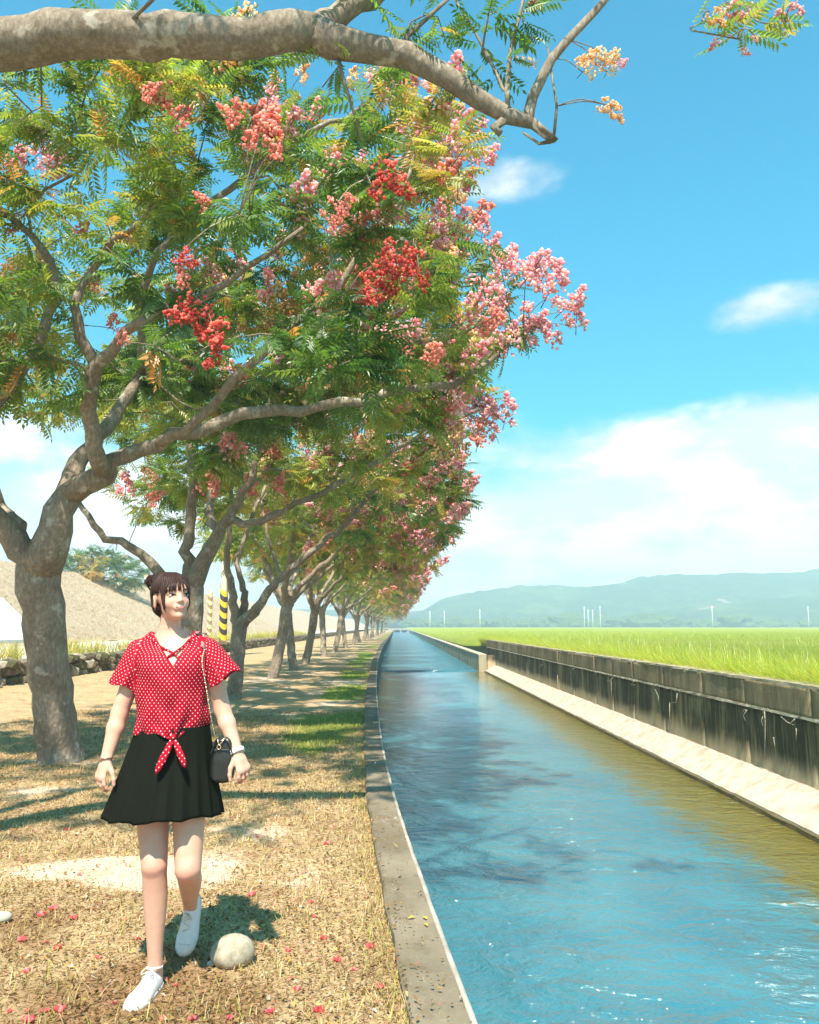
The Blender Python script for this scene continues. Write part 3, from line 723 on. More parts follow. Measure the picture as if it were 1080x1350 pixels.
class Skel:
    def __init__(s, rng): s.p, s.par, s.r, s.rng, s.part = [], [], [], rng, []
    def path(s, pts, r0, r1, start=None, part=0, step=0.16, wob=0.02):
        pts = np.asarray(pts, float)
        if start is not None: pts = np.concatenate([[s.p[start]], pts])
        L = np.linalg.norm(np.diff(pts, axis=0), axis=1).sum()
        n = max(3, int(L / step)); q = smooth_path(pts, n)
        q[1:-1] += s.rng.normal(0, wob, (n - 2, 3)) if n > 2 else 0
        rad = np.linspace(r0, r1, n)
        if start is not None and s.part[start] == 0: rad = rad * (1 + 0.55 * np.exp(-np.linspace(0, L, n) / 0.22))
        last = start
        for i in range(n):
            if i == 0 and start is not None: continue
            s.p.append(q[i]); s.par.append(-1 if last is None else last); s.r.append(rad[i]); s.part.append(part); last = len(s.p) - 1
        return last
    def near(s, pt, lo=0):
        d = np.linalg.norm(np.array(s.p[lo:]) - pt, axis=1); return lo + int(d.argmin())
    def grow(s, targets, min_r=0.0045, step=0.22):
        """reach every target from the nearest suitable node with a bent twig"""
        root = np.array(s.p[0]); top = np.array(s.p)[:, 2].max()
        order = np.argsort(np.linalg.norm(targets - np.array(s.p).mean(0), axis=1))
        arr = np.zeros((len(s.p) + 14 * len(targets), 3)); n0 = len(s.p); arr[:n0] = s.p
        ok = np.zeros(len(arr), bool); ok[:n0] = np.array([q >= 1 for q in s.part])
        tips = []
        for ti in order:
            tg = targets[ti]; k = len(s.p)
            d = np.linalg.norm(arr[:k] - tg, axis=1) + np.where(ok[:k], 0, 50) + 0.35 * np.clip(arr[:k, 2] - tg[2], 0, 5)
            st = int(d.argmin()); L = np.linalg.norm(arr[st] - tg)
            pd = arr[st] - arr[s.par[st]] if s.par[st] >= 0 else np.array((0, 0, 1.0))
            pd = pd / (np.linalg.norm(pd) + 1e-6)
            mid = arr[st] + pd * L * 0.30 + (tg - arr[st]) * 0.28 + s.rng.normal(0, 0.05 * L, 3) + np.array((0, 0, -0.02 * L))
            n = min(13, max(3, int(L / step) + 1)); q = smooth_path([arr[st], mid, tg], n)
            last = st
            for i in range(1, n):
                s.p.append(q[i]); s.par.append(last); s.r.append(0.0); s.part.append(s.part[st]); last = len(s.p) - 1
                arr[last] = q[i]; ok[last] = True
            tips.append(last)
        # pipe-model radii for grown nodes
        N = len(s.p); acc = np.zeros(N); par = np.array(s.par)
        for i in range(N - 1, -1, -1):
            if i >= n0:
                rr_ = max(min_r, acc[i] ** (1 / 2.25)); s.r[i] = rr_
                if par[i] >= n0: acc[par[i]] += rr_ ** 2.25
        for i in range(n0, N):                        # never thicker than what carries it
            s.r[i] = min(s.r[i], 0.9 * s.r[par[i]])
        return tips
    def meshes(s, base):
        """tubes per part id"""
        N = len(s.p); kids = [[] for _ in range(N)]
        for i, q in enumerate(s.par):
            if q >= 0: kids[q].append(i)
        P_ = np.array(s.p) - base; out = {}
        stack = [(i, None) for i in range(N) if s.par[i] < 0]
        while stack:
            st, pa = stack.pop()
            chain = ([pa] if pa is not None else []) + [st]; cur = st
            while kids[cur]:
                ks = kids[cur]
                same = [k for k in ks if s.part[k] == s.part[cur]]
                if not same:
                    stack += [(k, cur) for k in ks]; break
                nx = max(same, key=lambda k: s.r[k])
                for k in ks:
                    if k != nx: stack.append((k, cur))
                chain.append(nx); cur = nx
            pts = P_[chain]; rad = np.array([s.r[k] for k in chain])
            if pa is not None and len(rad) > 1: rad[0] = min(rad[0], rad[1] * 1.15)
            big = rad.max(); sides = 14 if big > 0.09 else 9 if big > 0.035 else 6 if big > 0.012 else 4
            if len(pts) < 2: continue
            V, F_ = tube(pts, rad, sides)
            if big > 0.035:                           # knobbly, slightly fluted wood
                c0 = np.repeat(pts, sides, 0); d = V[:len(c0)] - c0
                k = 1 + 0.16 * (vnoise(V[:len(c0), 0] * 5 + V[:len(c0), 1] * 3, V[:len(c0), 2] * 4, 1.3, 3) - 0.5) * 2 * 0.8
                V[:len(c0)] = c0 + d * k[:, None]
            out.setdefault(s.part[st], []).append((V, F_))
        return out

# ---- compound leaf (one rachis, paired leaflets); several shapes
def leaf_template(rng, L=0.36, pairs=7, ll=0.072, lw=0.028):
    vs, n = [], 0; fs = []
    for k in range(pairs + 1):
        q = 0.18 + 0.82 * k / pairs
        c = np.array((0, q * L, -0.11 * L * q * q))
        for sd in ((-1, 1) if k < pairs else (0,)):
            le = ll * (0.75 + 0.5 * math.sin(math.pi * min(1, q * 0.9))) * rng.uniform(0.85, 1.1)
            if sd: d = np.array((sd * 0.86, 0.48 + 0.2 * rng.random(), -0.18 - 0.25 * rng.random()))
            else: d = np.array((0, 1, -0.4))
            d /= np.linalg.norm(d)
            up = np.array((0.0, 0.1, 1.0)); w_ = np.cross(d, up); w_ /= np.linalg.norm(w_)
            nn = np.cross(w_, d); wd = lw * rng.uniform(0.85, 1.15) / 2
            vs += [c, c + d * le * 0.42 + w_ * wd + nn * wd * 0.35, c + d * le - nn * le * 0.12, c + d * le * 0.42 - w_ * wd + nn * wd * 0.35]
            fs += [(n, n + 1, n + 2), (n, n + 2, n + 3)]; n += 4
    for a, b in ((0, 0.5), (0.5, 1.0)):             # rachis
        pa = np.array((0, a * L, -0.11 * L * a * a)); pb = np.array((0, b * L, -0.11 * L * b * b)); e = np.array((0.0022, 0, 0))
        vs += [pa - e, pa + e, pb + e * 0.6, pb - e * 0.6]; fs += [(n, n + 1, n + 2), (n, n + 2, n + 3)]; n += 4
    return np.array(vs), np.array(fs)
lt_rng = np.random.default_rng(77)
LEAF_T = [leaf_template(lt_rng, L, p) for L, p in ((0.31, 7), (0.37, 8), (0.25, 6), (0.33, 8))]
# all templates padded to a common size is not needed: handled group by group
def frames(d, roll):
    d = d / (np.linalg.norm(d, axis=1)[:, None] + 1e-9)
    ref = np.tile(np.array((0, 0, 1.0)), (len(d), 1)); ref[np.abs(d[:, 2]) > 0.93] = (1, 0, 0)
    x = np.cross(d, ref); x /= np.linalg.norm(x, axis=1)[:, None]; z = np.cross(x, d)
    c_, s_ = np.cos(roll)[:, None], np.sin(roll)[:, None]
    return np.stack([x * c_ + z * s_, d, -x * s_ + z * c_], 2)          # columns: x, y (along), z
GREENS = np.array([(0.060, 0.140, 0.020), (0.098, 0.190, 0.026), (0.155, 0.245, 0.032), (0.235, 0.295, 0.040), (0.33, 0.33, 0.050), (0.44, 0.33, 0.06), (0.50, 0.25, 0.06)])
def leaf_colors(rng, pos, warm):
    """index into the greens, correlated in clumps; warm shifts towards yellow and russet"""
    n = len(pos)
    q = vnoise(pos[:, 0] * 0.9 + pos[:, 1] * 0.37 + 20, pos[:, 2] * 0.9 + pos[:, 1] * 0.5 + 9, 1.0, 3)
    f = np.clip((q - 0.28) * 6.6 + rng.normal(0, 0.75, n) + warm, 0, 5.4)
    rare = rng.random(n) < 0.035; f[rare] = 6
    i = np.minimum(f.astype(int), 5); u = (f - i)[:, None]
    return np.clip(GREENS[i] * (1 - u) + GREENS[np.minimum(i + 1, 6)] * u, 0, 1) * rng.uniform(0.8, 1.15, n)[:, None]
def foliage(rng, pos, dirs, cols, size):
    Vs, Fs, Cs, n = [], [], [], 0
    ty = rng.integers(len(LEAF_T), size=len(pos)); M = frames(dirs, rng.normal(0, 0.6, len(pos)))
    for k, (tv, tf) in enumerate(LEAF_T):
        ix = np.nonzero(ty == k)[0]
        V = np.einsum('nij,vj->nvi', M[ix], tv) * size[ix][:, None, None] + pos[ix][:, None, :]
        Vs.append(V.reshape(-1, 3)); Fs.append((tf[None] + (np.arange(len(ix)) * len(tv))[:, None, None]).reshape(-1, 3) + n)
        cc = np.repeat(cols[ix], len(tv), 0) * rng.uniform(0.85, 1.15, (len(ix) * len(tv), 1)); Cs.append(cc); n += len(ix) * len(tv)
    return np.concatenate(Vs), np.concatenate(Fs), np.concatenate(Cs)

# ---- seed panicles: papery three-sided pods crowded on a stalk
def pod(rng, r):
    """inflated three-ribbed papery capsule"""
    th = np.arange(6) * np.pi / 3 + rng.random() * 6; rb = np.where(np.arange(6) % 2, 0.62, 1.0)
    ring = lambda q, z: np.stack([q * r * rb * np.cos(th), q * r * rb * np.sin(th), np.full(6, z * r)], 1)
    V = np.concatenate([[(0, 0, r * 1.25)], ring(0.78, 0.62), ring(1.0, -0.25), [(0, 0, -r)]])
    j = np.arange(6); k = (j + 1) % 6; o = np.zeros(6, int)
    return V, np.concatenate([np.stack([o, 1 + j, 1 + k], 1), np.stack([1 + j, 7 + j, 7 + k], 1), np.stack([1 + j, 7 + k, 1 + k], 1), np.stack([o + 13, 7 + k, 7 + j], 1)])
PODC = {'red': np.array([(0.70, 0.15, 0.125), (0.78, 0.27, 0.21), (0.58, 0.085, 0.075)]), 'coral': np.array([(0.85, 0.43, 0.40), (0.87, 0.54, 0.49), (0.79, 0.33, 0.31)]),
        'pink': np.array([(0.90, 0.55, 0.65), (0.92, 0.67, 0.75), (0.86, 0.41, 0.54)]), 'peach': np.array([(0.88, 0.66, 0.48), (0.90, 0.74, 0.59), (0.83, 0.53, 0.34)])}
pr = np.random.default_rng(31)
def panicle(colr, n, L, W, r, loose=0.0):
    Vs, Fs, Cs, k = [], [], [], 0
    st, sf = tube([(0, 0, -0.10), (0.004, 0, L * 0.4), (0, 0.004, L * 0.95)], [0.005, 0.004, 0.002], 4)
    f3 = np.concatenate([sf[0], sf[1][:, [0, 1, 2]], sf[1][:, [0, 2, 3]]])
    Vs.append(st); Fs.append(f3); Cs.append(np.tile((0.30, 0.17, 0.08), (len(st), 1))); k = len(st)
    nb = 9; bd = [(pr.random() * 6.28, 0.05 + 0.85 * i / nb) for i in range(nb)]
    for i in range(n):
        a, h = bd[pr.integers(nb)]; h2 = h * L + pr.normal(0, 0.025)
        rad = W * (1.05 - 0.75 * h) * (0.25 + 0.75 * pr.random() ** 0.6)
        a += pr.normal(0, 0.45 + loose)
        V, F_ = pod(pr, r * pr.uniform(0.65, 1.4)); V = V * np.array((pr.uniform(0.55, 1.25), pr.uniform(0.9, 1.3), pr.uniform(0.8, 1.2)))
        E = Matrix.Rotation(pr.normal(0, 0.8), 3, 'X') @ Matrix.Rotation(pr.normal(0, 0.8), 3, 'Y')
        V = V @ np.array(E).T + np.array((rad * math.cos(a), rad * math.sin(a), h2))
        Vs.append(V); Fs.append(F_ + k); k += len(V)
        c0 = PODC[colr][pr.integers(3)] * pr.uniform(0.85, 1.12)
        Cs.append(np.clip(np.tile(c0, (len(V), 1)) * pr.uniform(0.92, 1.08, (len(V), 1)), 0, 0.9))
    return mesh_np('panicle', np.concatenate(Vs), np.concatenate(Fs), MAT_POD, True, {'col': ('FLOAT_COLOR', np.concatenate(Cs))})
PAN = {k: [panicle(k, 125, 0.36, 0.14, 0.018), panicle(k, 100, 0.30, 0.12, 0.0175), panicle(k, 150, 0.42, 0.17, 0.018, 0.2)] for k in PODC}
def add_panicle(par, kind, pos, d, size, rng):
    o = put('seed_cluster', PAN[kind][rng.integers(3)], par, tuple(pos))
    dv = Vector(d).normalized(); q = dv.to_track_quat('Z', 'Y'); o.rotation_mode = 'QUATERNION'; o.rotation_quaternion = q
    o.scale = (size * rng.uniform(0.9, 1.15), size * rng.uniform(0.9, 1.15), size)
    return o

def crown_points(rng, n, cen, rad, hollow=0.5, floor=None, lumps=9):
    """points through an uneven dome: several overlapping lobes, hollow below"""
    out = []
    lob = rng.normal(0, 1, (lumps, 3)); lob /= np.linalg.norm(lob, axis=1)[:, None]; lob[:, 2] = np.abs(lob[:, 2]) * 0.9 - 0.15
    while len(out) < n:
        d = rng.normal(0, 1, 3); d /= np.linalg.norm(d)
        if d[2] < -0.55: continue
        rr_ = hollow + (1 - hollow) * rng.random() ** 0.6
        bulge = 0.80 + 0.26 * max(0, (lob @ d).max()) ** 3
        p = cen + d * rad * rr_ * bulge
        if floor is not None and p[2] < floor(p): continue
        out.append(p)
    return np.array(out)

def dress(tree, base, sk, tips, rng, per_tip=8, warm=lambda p: 0.0, size=1.0, singles=None, view=None):
    """leaves on the outer twigs; the largest in view as parts of their own, the rest one mass"""
    pos, dirs = [], []
    A = np.array(sk.p); par = sk.par
    cen = A[tips].mean(0)
    for tp in tips:
        chain = [tp]
        while len(chain) < 4 and par[chain[-1]] >= 0: chain.append(par[chain[-1]])
        td = A[chain[0]] - A[chain[1]]; td /= np.linalg.norm(td) + 1e-6
        for k in range(per_tip):
            f = rng.random() ** 1.4 * (len(chain) - 1); i = int(f); u = f - i
            p = A[chain[i]] * (1 - u) + A[chain[min(i + 1, len(chain) - 1)]] * u
            side = rng.normal(0, 1, 3); side[2] = side[2] * 0.45 + 0.05
            outw = p - cen; outw /= np.linalg.norm(outw) + 1e-6
            d = side + 0.55 * td + 0.45 * outw; d[2] -= 0.25
            pos.append(p); dirs.append(d / np.linalg.norm(d))
    pos = np.array(pos); dirs = np.array(dirs); n = len(pos)
    wm = np.array([warm(p) for p in pos])
    cols = leaf_colors(rng, pos, wm); sz = size * rng.uniform(0.75, 1.2, n)
    own = np.zeros(n, bool)
    if singles:
        ppx, ppy, dep = pix(pos + dirs * 0.15)
        inv = (ppx > -10) & (ppx < 1090) & (ppy > -10) & (ppy < 1000)
        own[np.argsort(np.where(inv, dep, 1e6))[:singles]] = True; own &= inv
    ix = np.nonzero(~own)[0]
    if len(ix):
        V, Fc, C = foliage(rng, pos[ix] - base, dirs[ix], cols[ix], sz[ix])
        tag(put('foliage', mesh_np('foliage', V, Fc, MAT_LEAF, False, {'col': ('FLOAT_COLOR', C)}), tree), kind='stuff')
    ix = np.nonzero(own)[0]
    if len(ix):
        M = frames(dirs[ix], rng.normal(0, 0.6, len(ix)))
        for k, i in enumerate(ix):
            g_ = int(np.clip(np.argmin(np.abs(GREENS - cols[i]).sum(1)), 0, 6))
            o = put('leaf', leaf_mesh(int(rng.integers(len(LEAF_T))), g_), tree, tuple(pos[i] - base))
            o.rotation_euler = Matrix(M[k].tolist()).to_euler(); o.scale = (sz[i],) * 3
    return pos, dirs
_lm = {}
def leaf_mesh(k, g_):
    if (k, g_) not in _lm:
        tv, tf = LEAF_T[k]
        c_ = np.tile(GREENS[g_], (len(tv), 1)) * np.random.default_rng(k * 10 + g_).uniform(0.85, 1.2, (len(tv), 1))
        _lm[(k, g_)] = mesh_np('leaf', tv, tf, MAT_LEAF, False, {'col': ('FLOAT_COLOR', c_)})
    return _lm[(k, g_)]
def wood(tree, base, sk):
    for pid, lst in sk.meshes(base).items():
        V, F_ = join(lst)
        put('trunk' if pid == 0 else 'limb', mesh_np('trunk' if pid == 0 else 'limb', V, F_, MAT_BARK), tree)

def deck_panicles(tree, base, sk, tips, rng, n, bias=1.0, big=1.0):
    """panicles stand above the outer twigs, most of them on the sunny canal side"""
    A = np.array(sk.p)[tips]; cen_ = A.mean(0); rel = A - cen_
    score = rel[:, 0] * 0.75 * bias + rel[:, 2] * 0.55 - 0.5 * rel[:, 1] + rng.normal(0, 0.9, len(A))
    pick = np.argsort(-score)[:n]
    for i in pick:
        kind = rng.choice(['pink', 'coral', 'peach', 'pink', 'pink', 'peach']) if rel[i, 0] < 1.6 else rng.choice(['pink', 'pink', 'pink', 'coral'])
        d = rel[i] / (np.linalg.norm(rel[i]) + 1e-6) + np.array((0.2, -0.2, 0.8))
        add_panicle(tree, kind, A[i] - base, d, big * rng.uniform(0.95, 1.4), rng)
ROW = 'row of pink-podded trees along the canal bank'
GZ = lambda x, y: float(bank_z(np.array([x]), np.array([y]))[0]) - 0.03

def flare(sk, top, r, base, lean=None):
    """trunk from flared foot to the fork; returns the fork node"""
    b = np.array(base, float)
    pts = [b - (0, 0, 0.12), b + (0, 0, 0.10), b * 0.72 + np.array(top) * 0.28, b * 0.38 + np.array(top) * 0.62, top]
    n = 18; q = smooth_path(pts, n); f = np.linspace(0, 1, n)
    rad = r * (1.04 + 0.50 * np.exp(-f * 8) - 0.14 * f + 0.14 * f ** 4)
    last = None
    for i in range(n):
        sk.p.append(q[i] + (sk.rng.normal(0, 0.008, 3) if 0 < i < n - 1 else 0)); sk.par.append(-1 if last is None else last); sk.r.append(rad[i]); sk.part.append(0); last = len(sk.p) - 1
    node = last; tv = q[-1] - q[-2]; tv /= np.linalg.norm(tv)
    for dz, f in ((0.35, 0.93), (0.65, 0.75), (0.88, 0.45)):          # rounded crotch instead of a flat top
        sk.p.append(q[-1] + tv * dz * rad[-1]); sk.par.append(last); sk.r.append(rad[-1] * f); sk.part.append(0); last = len(sk.p) - 1
    return node

def row_floor(base, low=2.9):
    return lambda p: low + 0.55 * math.exp(-((p[0] - base[0]) ** 2 + (p[1] - base[1]) ** 2) / 3.0)

# ------------------------------------------------------------ tree with the big fork beside the stone wall
T1Y = 8.15
b1 = G(80, 1004, 0.0); b1[2] = GZ(b1[0], b1[1])
tree1 = thing('golden_rain_tree', 'large tree with thick forked trunk and deep red seed clusters, before the white levee slab', 'tree', b1, 0, ROW)
rg = np.random.default_rng(101)
s1 = Skel(rg)
fork = flare(s1, P(50, 752, T1Y + 0.1), 0.205, b1)
# leading limbs follow the photograph; distances fan out round the trunk
a = s1.path([P(22, 715, T1Y), P(-15, 670, T1Y - 0.2), P(-60, 600, T1Y - 0.5), P(-150, 470, T1Y - 0.8)], 0.15, 0.06, fork, 1)
s1.path([P(-20, 560, T1Y - 0.3), P(0, 530, T1Y - 0.3), P(50, 452, T1Y - 0.4), P(78, 390, T1Y - 0.4), P(58, 330, T1Y - 0.5), P(0, 275, T1Y - 0.6)], 0.075, 0.03, s1.near(P(-40, 640, T1Y - 0.4)), 1)
s1.path([P(35, 725, T1Y + 0.5), P(18, 685, T1Y + 0.9), P(-5, 650, T1Y + 1.1), P(-40, 560, T1Y + 1.5)], 0.095, 0.04, fork, 2)
k3 = s1.path([P(66, 715, T1Y), P(78, 685, T1Y), P(92, 652, T1Y)], 0.165, 0.135, fork, 3)
s1.path([P(100, 620, T1Y + 0.2), P(125, 580, T1Y + 0.5), P(152, 548, T1Y + 0.8), P(186, 495, T1Y + 1.2), P(230, 420, T1Y + 1.6), P(260, 330, T1Y + 1.8)], 0.105, 0.035, k3, 3)
k4 = s1.path([P(112, 642, T1Y - 0.1), P(140, 626, T1Y - 0.2)], 0.12, 0.11, k3, 4)
s1.path([P(165, 602, T1Y - 0.2), P(232, 578, T1Y - 0.2), P(330, 545, T1Y - 0.1), P(420, 535, T1Y), P(520, 520, T1Y), P(600, 505, T1Y + 0.1), P(650, 470, T1Y + 0.1), P(690, 430, T1Y + 0.2)], 0.085, 0.022, k4, 4)
k5 = s1.path([P(122, 585, T1Y - 0.5), P(117, 540, T1Y - 0.6), P(126, 480, T1Y - 0.8)], 0.085, 0.068, k4, 5)
s1.path([P(165, 440, T1Y - 1.0), P(205, 412, T1Y - 1.2), P(250, 400, T1Y - 1.4), P(330, 350, T1Y - 1.6), P(400, 300, T1Y - 1.7)], 0.055, 0.018, k5, 5)
s1.path([P(108, 440, T1Y - 0.9), P(100, 390, T1Y - 1.0), P(140, 320, T1Y - 1.1), P(185, 293, T1Y - 1.3), P(215, 240, T1Y - 1.4)], 0.055, 0.018, k5, 5)
s1.path([P(250, 560, T1Y - 0.6), P(330, 480, T1Y - 1.0), P(400, 420, T1Y - 1.2), P(480, 330, T1Y - 1.2), P(540, 230, T1Y - 1.0)], 0.055, 0.018, s1.near(P(200, 590, T1Y - 0.2)), 4)
s1.path([P(200, 350, T1Y + 0.3), P(300, 250, T1Y + 0.1), P(420, 170, T1Y), P(540, 110, T1Y)], 0.05, 0.018, s1.near(P(186, 495, T1Y + 1.2)), 3)
cen = np.array((b1[0] + 1.35, T1Y + 0.1, 4.75)); radc = np.array((4.35, 3.0, 3.2))
pts = crown_points(rg, 470, cen, radc, 0.42, row_floor(b1, 3.05))
# keep the open window round the fork and the sky to the right clear, as in the photograph
qx, qy, _ = pix(pts)
edge_x = np.interp(qy, [0, 130, 250, 330, 400, 440, 520, 600], [560, 600, 625, 720, 745, 720, 560, 480])
ok = (qx < edge_x) & ~((qx < 235) & (qy > 545)) & ~((qx < 150) & (qx > 90) & (qy > 350) & (qy < 600) & (rg.random(len(qx)) < 0.6)) & (pts[:, 1] > 5.6) & ~((qx > 600) & (rg.random(len(qx)) < 0.45)) & ~((qx > 60) & (qx < 130) & (qy < 215) & (qy > 60) & (rg.random(len(qx)) < 0.6))
pts = pts[ok]
tips1 = s1.grow(pts)
wood(tree1, b1, s1)
def warm1(p):
    x, y, _ = pix(p); return 1.6 * math.exp(-((x - 10) / 120) ** 2 - ((y - 400) / 160) ** 2) + 0.6 * math.exp(-((y - 120) / 110) ** 2) + 0.9 * math.exp(-((x - 560) / 70) ** 2) - 1.0 * math.exp(-((x - 380) / 150) ** 2 - ((y - 440) / 90) ** 2)
dress(tree1, b1, s1, tips1, rg, 15, warm1, 1.0, singles=290)
for kind, lst in (
    ('red', [(268, 425, 1.0), (280, 455, 1.0), (262, 440, .8), (287, 484, .55), (492, 375, .9), (478, 402, .7), (506, 352, .8), (505, 240, .95), (520, 262, .9), (489, 262, .7), (545, 350, .9), (552, 372, .7), (237, 350, .6), (350, 180, .8)]),
    ('coral', [(345, 150, 1.0), (330, 178, .9), (362, 165, .9), (300, 140, .8), (355, 195, .7), (212, 125, .9), (228, 140, .8), (190, 112, .7), (270, 260, .6), (105, 295, .7), (120, 360, .7), (150, 420, .6), (245, 365, .6), (165, 440, .5), (440, 262, .6), (20, 390, .8), (8, 440, .8), (430, 280, .6)]),
    ('pink', [(660, 330, 1.), (690, 345, 1.1), (720, 370, 1.1), (745, 390, 1.), (758, 412, .9), (668, 375, 1.1), (700, 395, 1.1), (735, 425, 1.), (655, 400, 1.), (690, 430, 1.), (672, 440, .9), (640, 365, .9), (715, 350, .9), (610, 285, 1.), (585, 305, .9), (635, 290, .8), (570, 280, .8), (600, 175, .9), (620, 195, .9), (560, 160, .9), (590, 145, .8), (575, 205, .8), (545, 190, .9), (630, 165, .7), (530, 120, .8), (35, 190, 1.), (60, 205, 1.), (15, 205, .9), (45, 165, .8), (75, 210, .8), (8, 235, .8), (20, 290, .7)]),
    ('peach', [(500, 100, .9), (530, 95, .9), (470, 95, .8), (600, 330, .8), (620, 400, .7), (575, 455, .9), (600, 250, .8), (640, 440, .8), (10, 350, .8), (60, 330, .6), (5, 480, .8), (560, 430, .8), (180, 100, .7), (390, 90, .7)])):
    for px, py, sz in lst:
        near = kind == 'red' or (kind == 'coral' and px > 150)
        Yq = T1Y + (-2.55 if near else rg.uniform(-0.8, 0.7)) + rg.normal(0, 0.12)
        p = P(px + rg.normal(0, 3), py + 22 * sz, Yq)
        d = np.array((rg.normal(0.15, 0.5), rg.normal(0, 0.4), -0.6 if kind == 'red' else 0.8))
        if kind == 'red': p = P(px, py - 28 * sz, Yq)
        add_panicle(tree1, kind, p - b1, d, sz * (0.80 if near else 0.95), rg)
        # the stalk reaches back to the nearest twig
        q = np.array(s1.p[s1.near(p)]); mid = (p + q) / 2 + (0, 0, 0.05)
        V, F_ = tube(smooth_path([q, mid, p], 5) - b1, [0.006, 0.005, 0.005, 0.004, 0.004], 4)
        put('stalk', mesh_np('stalk', V, F_, MAT_BARK), tree1)

deck_panicles(tree1, b1, s1, [q for q in tips1 if s1.p[q][1] > 6.6], rg, 75, 1.6, 0.85)

# ------------------------------------------------------------ tree just behind the woman
T2Y = 11.9
b2 = np.array((P(254, 900, T2Y)[0], T2Y, 0.0)); b2[2] = GZ(b2[0], b2[1])
tree2 = thing('golden_rain_tree', 'tree standing right behind the woman with a crooked bare limb stretching to the levee side', 'tree', b2, 0, ROW)
rg = np.random.default_rng(202); s2 = Skel(rg)
fork = flare(s2, P(252, 775, T2Y), 0.165, b2)
s2.path([P(247, 735, T2Y), P(250, 690, T2Y), P(252, 620, T2Y), P(246, 545, T2Y + 0.2), P(235, 470, T2Y + 0.3)], 0.105, 0.035, fork, 1)
k = s2.path([P(268, 745, T2Y - 0.1), P(288, 705, T2Y - 0.2)], 0.12, 0.10, fork, 2)
s2.path([P(310, 668, T2Y - 0.3), P(332, 630, T2Y - 0.4), P(345, 565, T2Y - 0.4), P(370, 500, T2Y - 0.4)], 0.08, 0.03, k, 2)
s2.path([P(276, 670, T2Y + 0.3), P(283, 630, T2Y + 0.5), P(294, 570, T2Y + 0.8), P(280, 500, T2Y + 1)], 0.07, 0.03, k, 3)
s2.path([P(330, 690, T2Y - 0.5), P(400, 660, T2Y - 0.6), P(480, 620, T2Y - 0.5), P(560, 570, T2Y - 0.3), P(620, 545, T2Y - 0.2)], 0.06, 0.02, s2.near(P(300, 690, T2Y - 0.2)), 2)
s2.path([P(222, 765, T2Y - 0.3), P(208, 752, T2Y - 0.4), P(190, 733, T2Y - 0.4), P(165, 716, T2Y - 0.4), P(140, 706, T2Y - 0.3), P(122, 690, T2Y - 0.3), P(107, 668, T2Y - 0.2), P(98, 640, T2Y)], 0.085, 0.030, fork, 4)
cen = np.array((b2[0] + 1.5, T2Y + 0.2, 4.6)); radc = np.array((4.7, 3.0, 3.0))
pts = crown_points(rg, 340, cen, radc, 0.45, row_floor(b2, 3.1))
qx, qy, _ = pix(pts); ok = ~((qx < 230) & (qy > 560)) & (qx < np.interp(qy, [200, 400, 480, 540, 600], [600, 640, 640, 640, 585])); pts = pts[ok]
tips2 = s2.grow(pts)
wood(tree2, b2, s2)
dress(tree2, b2, s2, tips2, rg, 14, lambda p: 0.9, 1.05)

deck_panicles(tree2, b2, s2, tips2, rg, 120)
for px, py, kind in ((650, 530, 'pink'), (665, 545, 'pink'), (640, 550, 'pink'), (655, 565, 'pink'), (625, 540, 'pink'), (600, 570, 'peach'), (575, 560, 'peach'), (585, 590, 'peach'), (610, 595, 'peach'), (555, 545, 'peach'), (630, 575, 'coral'), (270, 640, 'coral'), (165, 640, 'pink'), (195, 650, 'coral'), (200, 625, 'peach'), (340, 640, 'coral'), (365, 635, 'coral')):
    p = P(px, py + 12, T2Y + rg.uniform(-0.6, 0.4)); add_panicle(tree2, kind, p - b2, (rg.normal(0.2, .4), rg.normal(0, .4), .9), rg.uniform(0.9, 1.2), rg)
    q = np.array(s2.p[s2.near(p)]); put('stalk', mesh_np('stalk', *tube(smooth_path([q, (p + q) / 2 + (0, 0, .04), p], 5) - b2, 0.006, 4), MAT_BARK), tree2)

# ------------------------------------------------------------ slim forked tree next to the striped pole
T3Y = 16.2
b3 = np.array((P(309, 900, T3Y)[0], T3Y, 0.0)); b3[2] = GZ(b3[0], b3[1])
tree3 = thing('golden_rain_tree', 'tree whose low-split trunk stands next to the bold striped pole', 'tree', b3, 0, ROW)
rg = np.random.default_rng(303); s3 = Skel(rg)
fork = flare(s3, P(316, 826, T3Y), 0.145, b3)
s3.path([P(308, 800, T3Y), P(306, 770, T3Y), P(300, 730, T3Y), P(305, 660, T3Y), P(300, 600, T3Y + .3)], 0.10, 0.035, fork, 1)
s3.path([P(322, 800, T3Y + .2), P(320, 775, T3Y + .2), P(312, 745, T3Y + .3), P(330, 690, T3Y + .5), P(350, 640, T3Y + .7)], 0.085, 0.03, fork, 2)
s3.path([P(336, 806, T3Y - .1), P(350, 785, T3Y - .2), P(372, 762, T3Y - .2), P(415, 726, T3Y - .3), P(455, 690, T3Y - .3), P(500, 640, T3Y - .2), P(560, 610, T3Y)], 0.105, 0.03, fork, 3)
s3.path([P(365, 745, T3Y + .4), P(352, 700, T3Y + .6), P(345, 660, T3Y + .8)], 0.05, 0.02, s3.near(P(372, 762, T3Y - .2)), 3)
cen = np.array((b3[0] + 1.6, T3Y + 0.2, 4.5)); radc = np.array((4.7, 3.2, 2.8))
pts = crown_points(rg, 380, cen, radc, 0.45, row_floor(b3, 3.05)); pts = pts[pts[:, 0] < 1.35 + 0.25 * rg.random(len(pts))]
tips3 = s3.grow(pts); wood(tree3, b3, s3)
dress(tree3, b3, s3, tips3, rg, 11, lambda p: 1.1, 1.1)
deck_panicles(tree3, b3, s3, tips3, rg, 130)

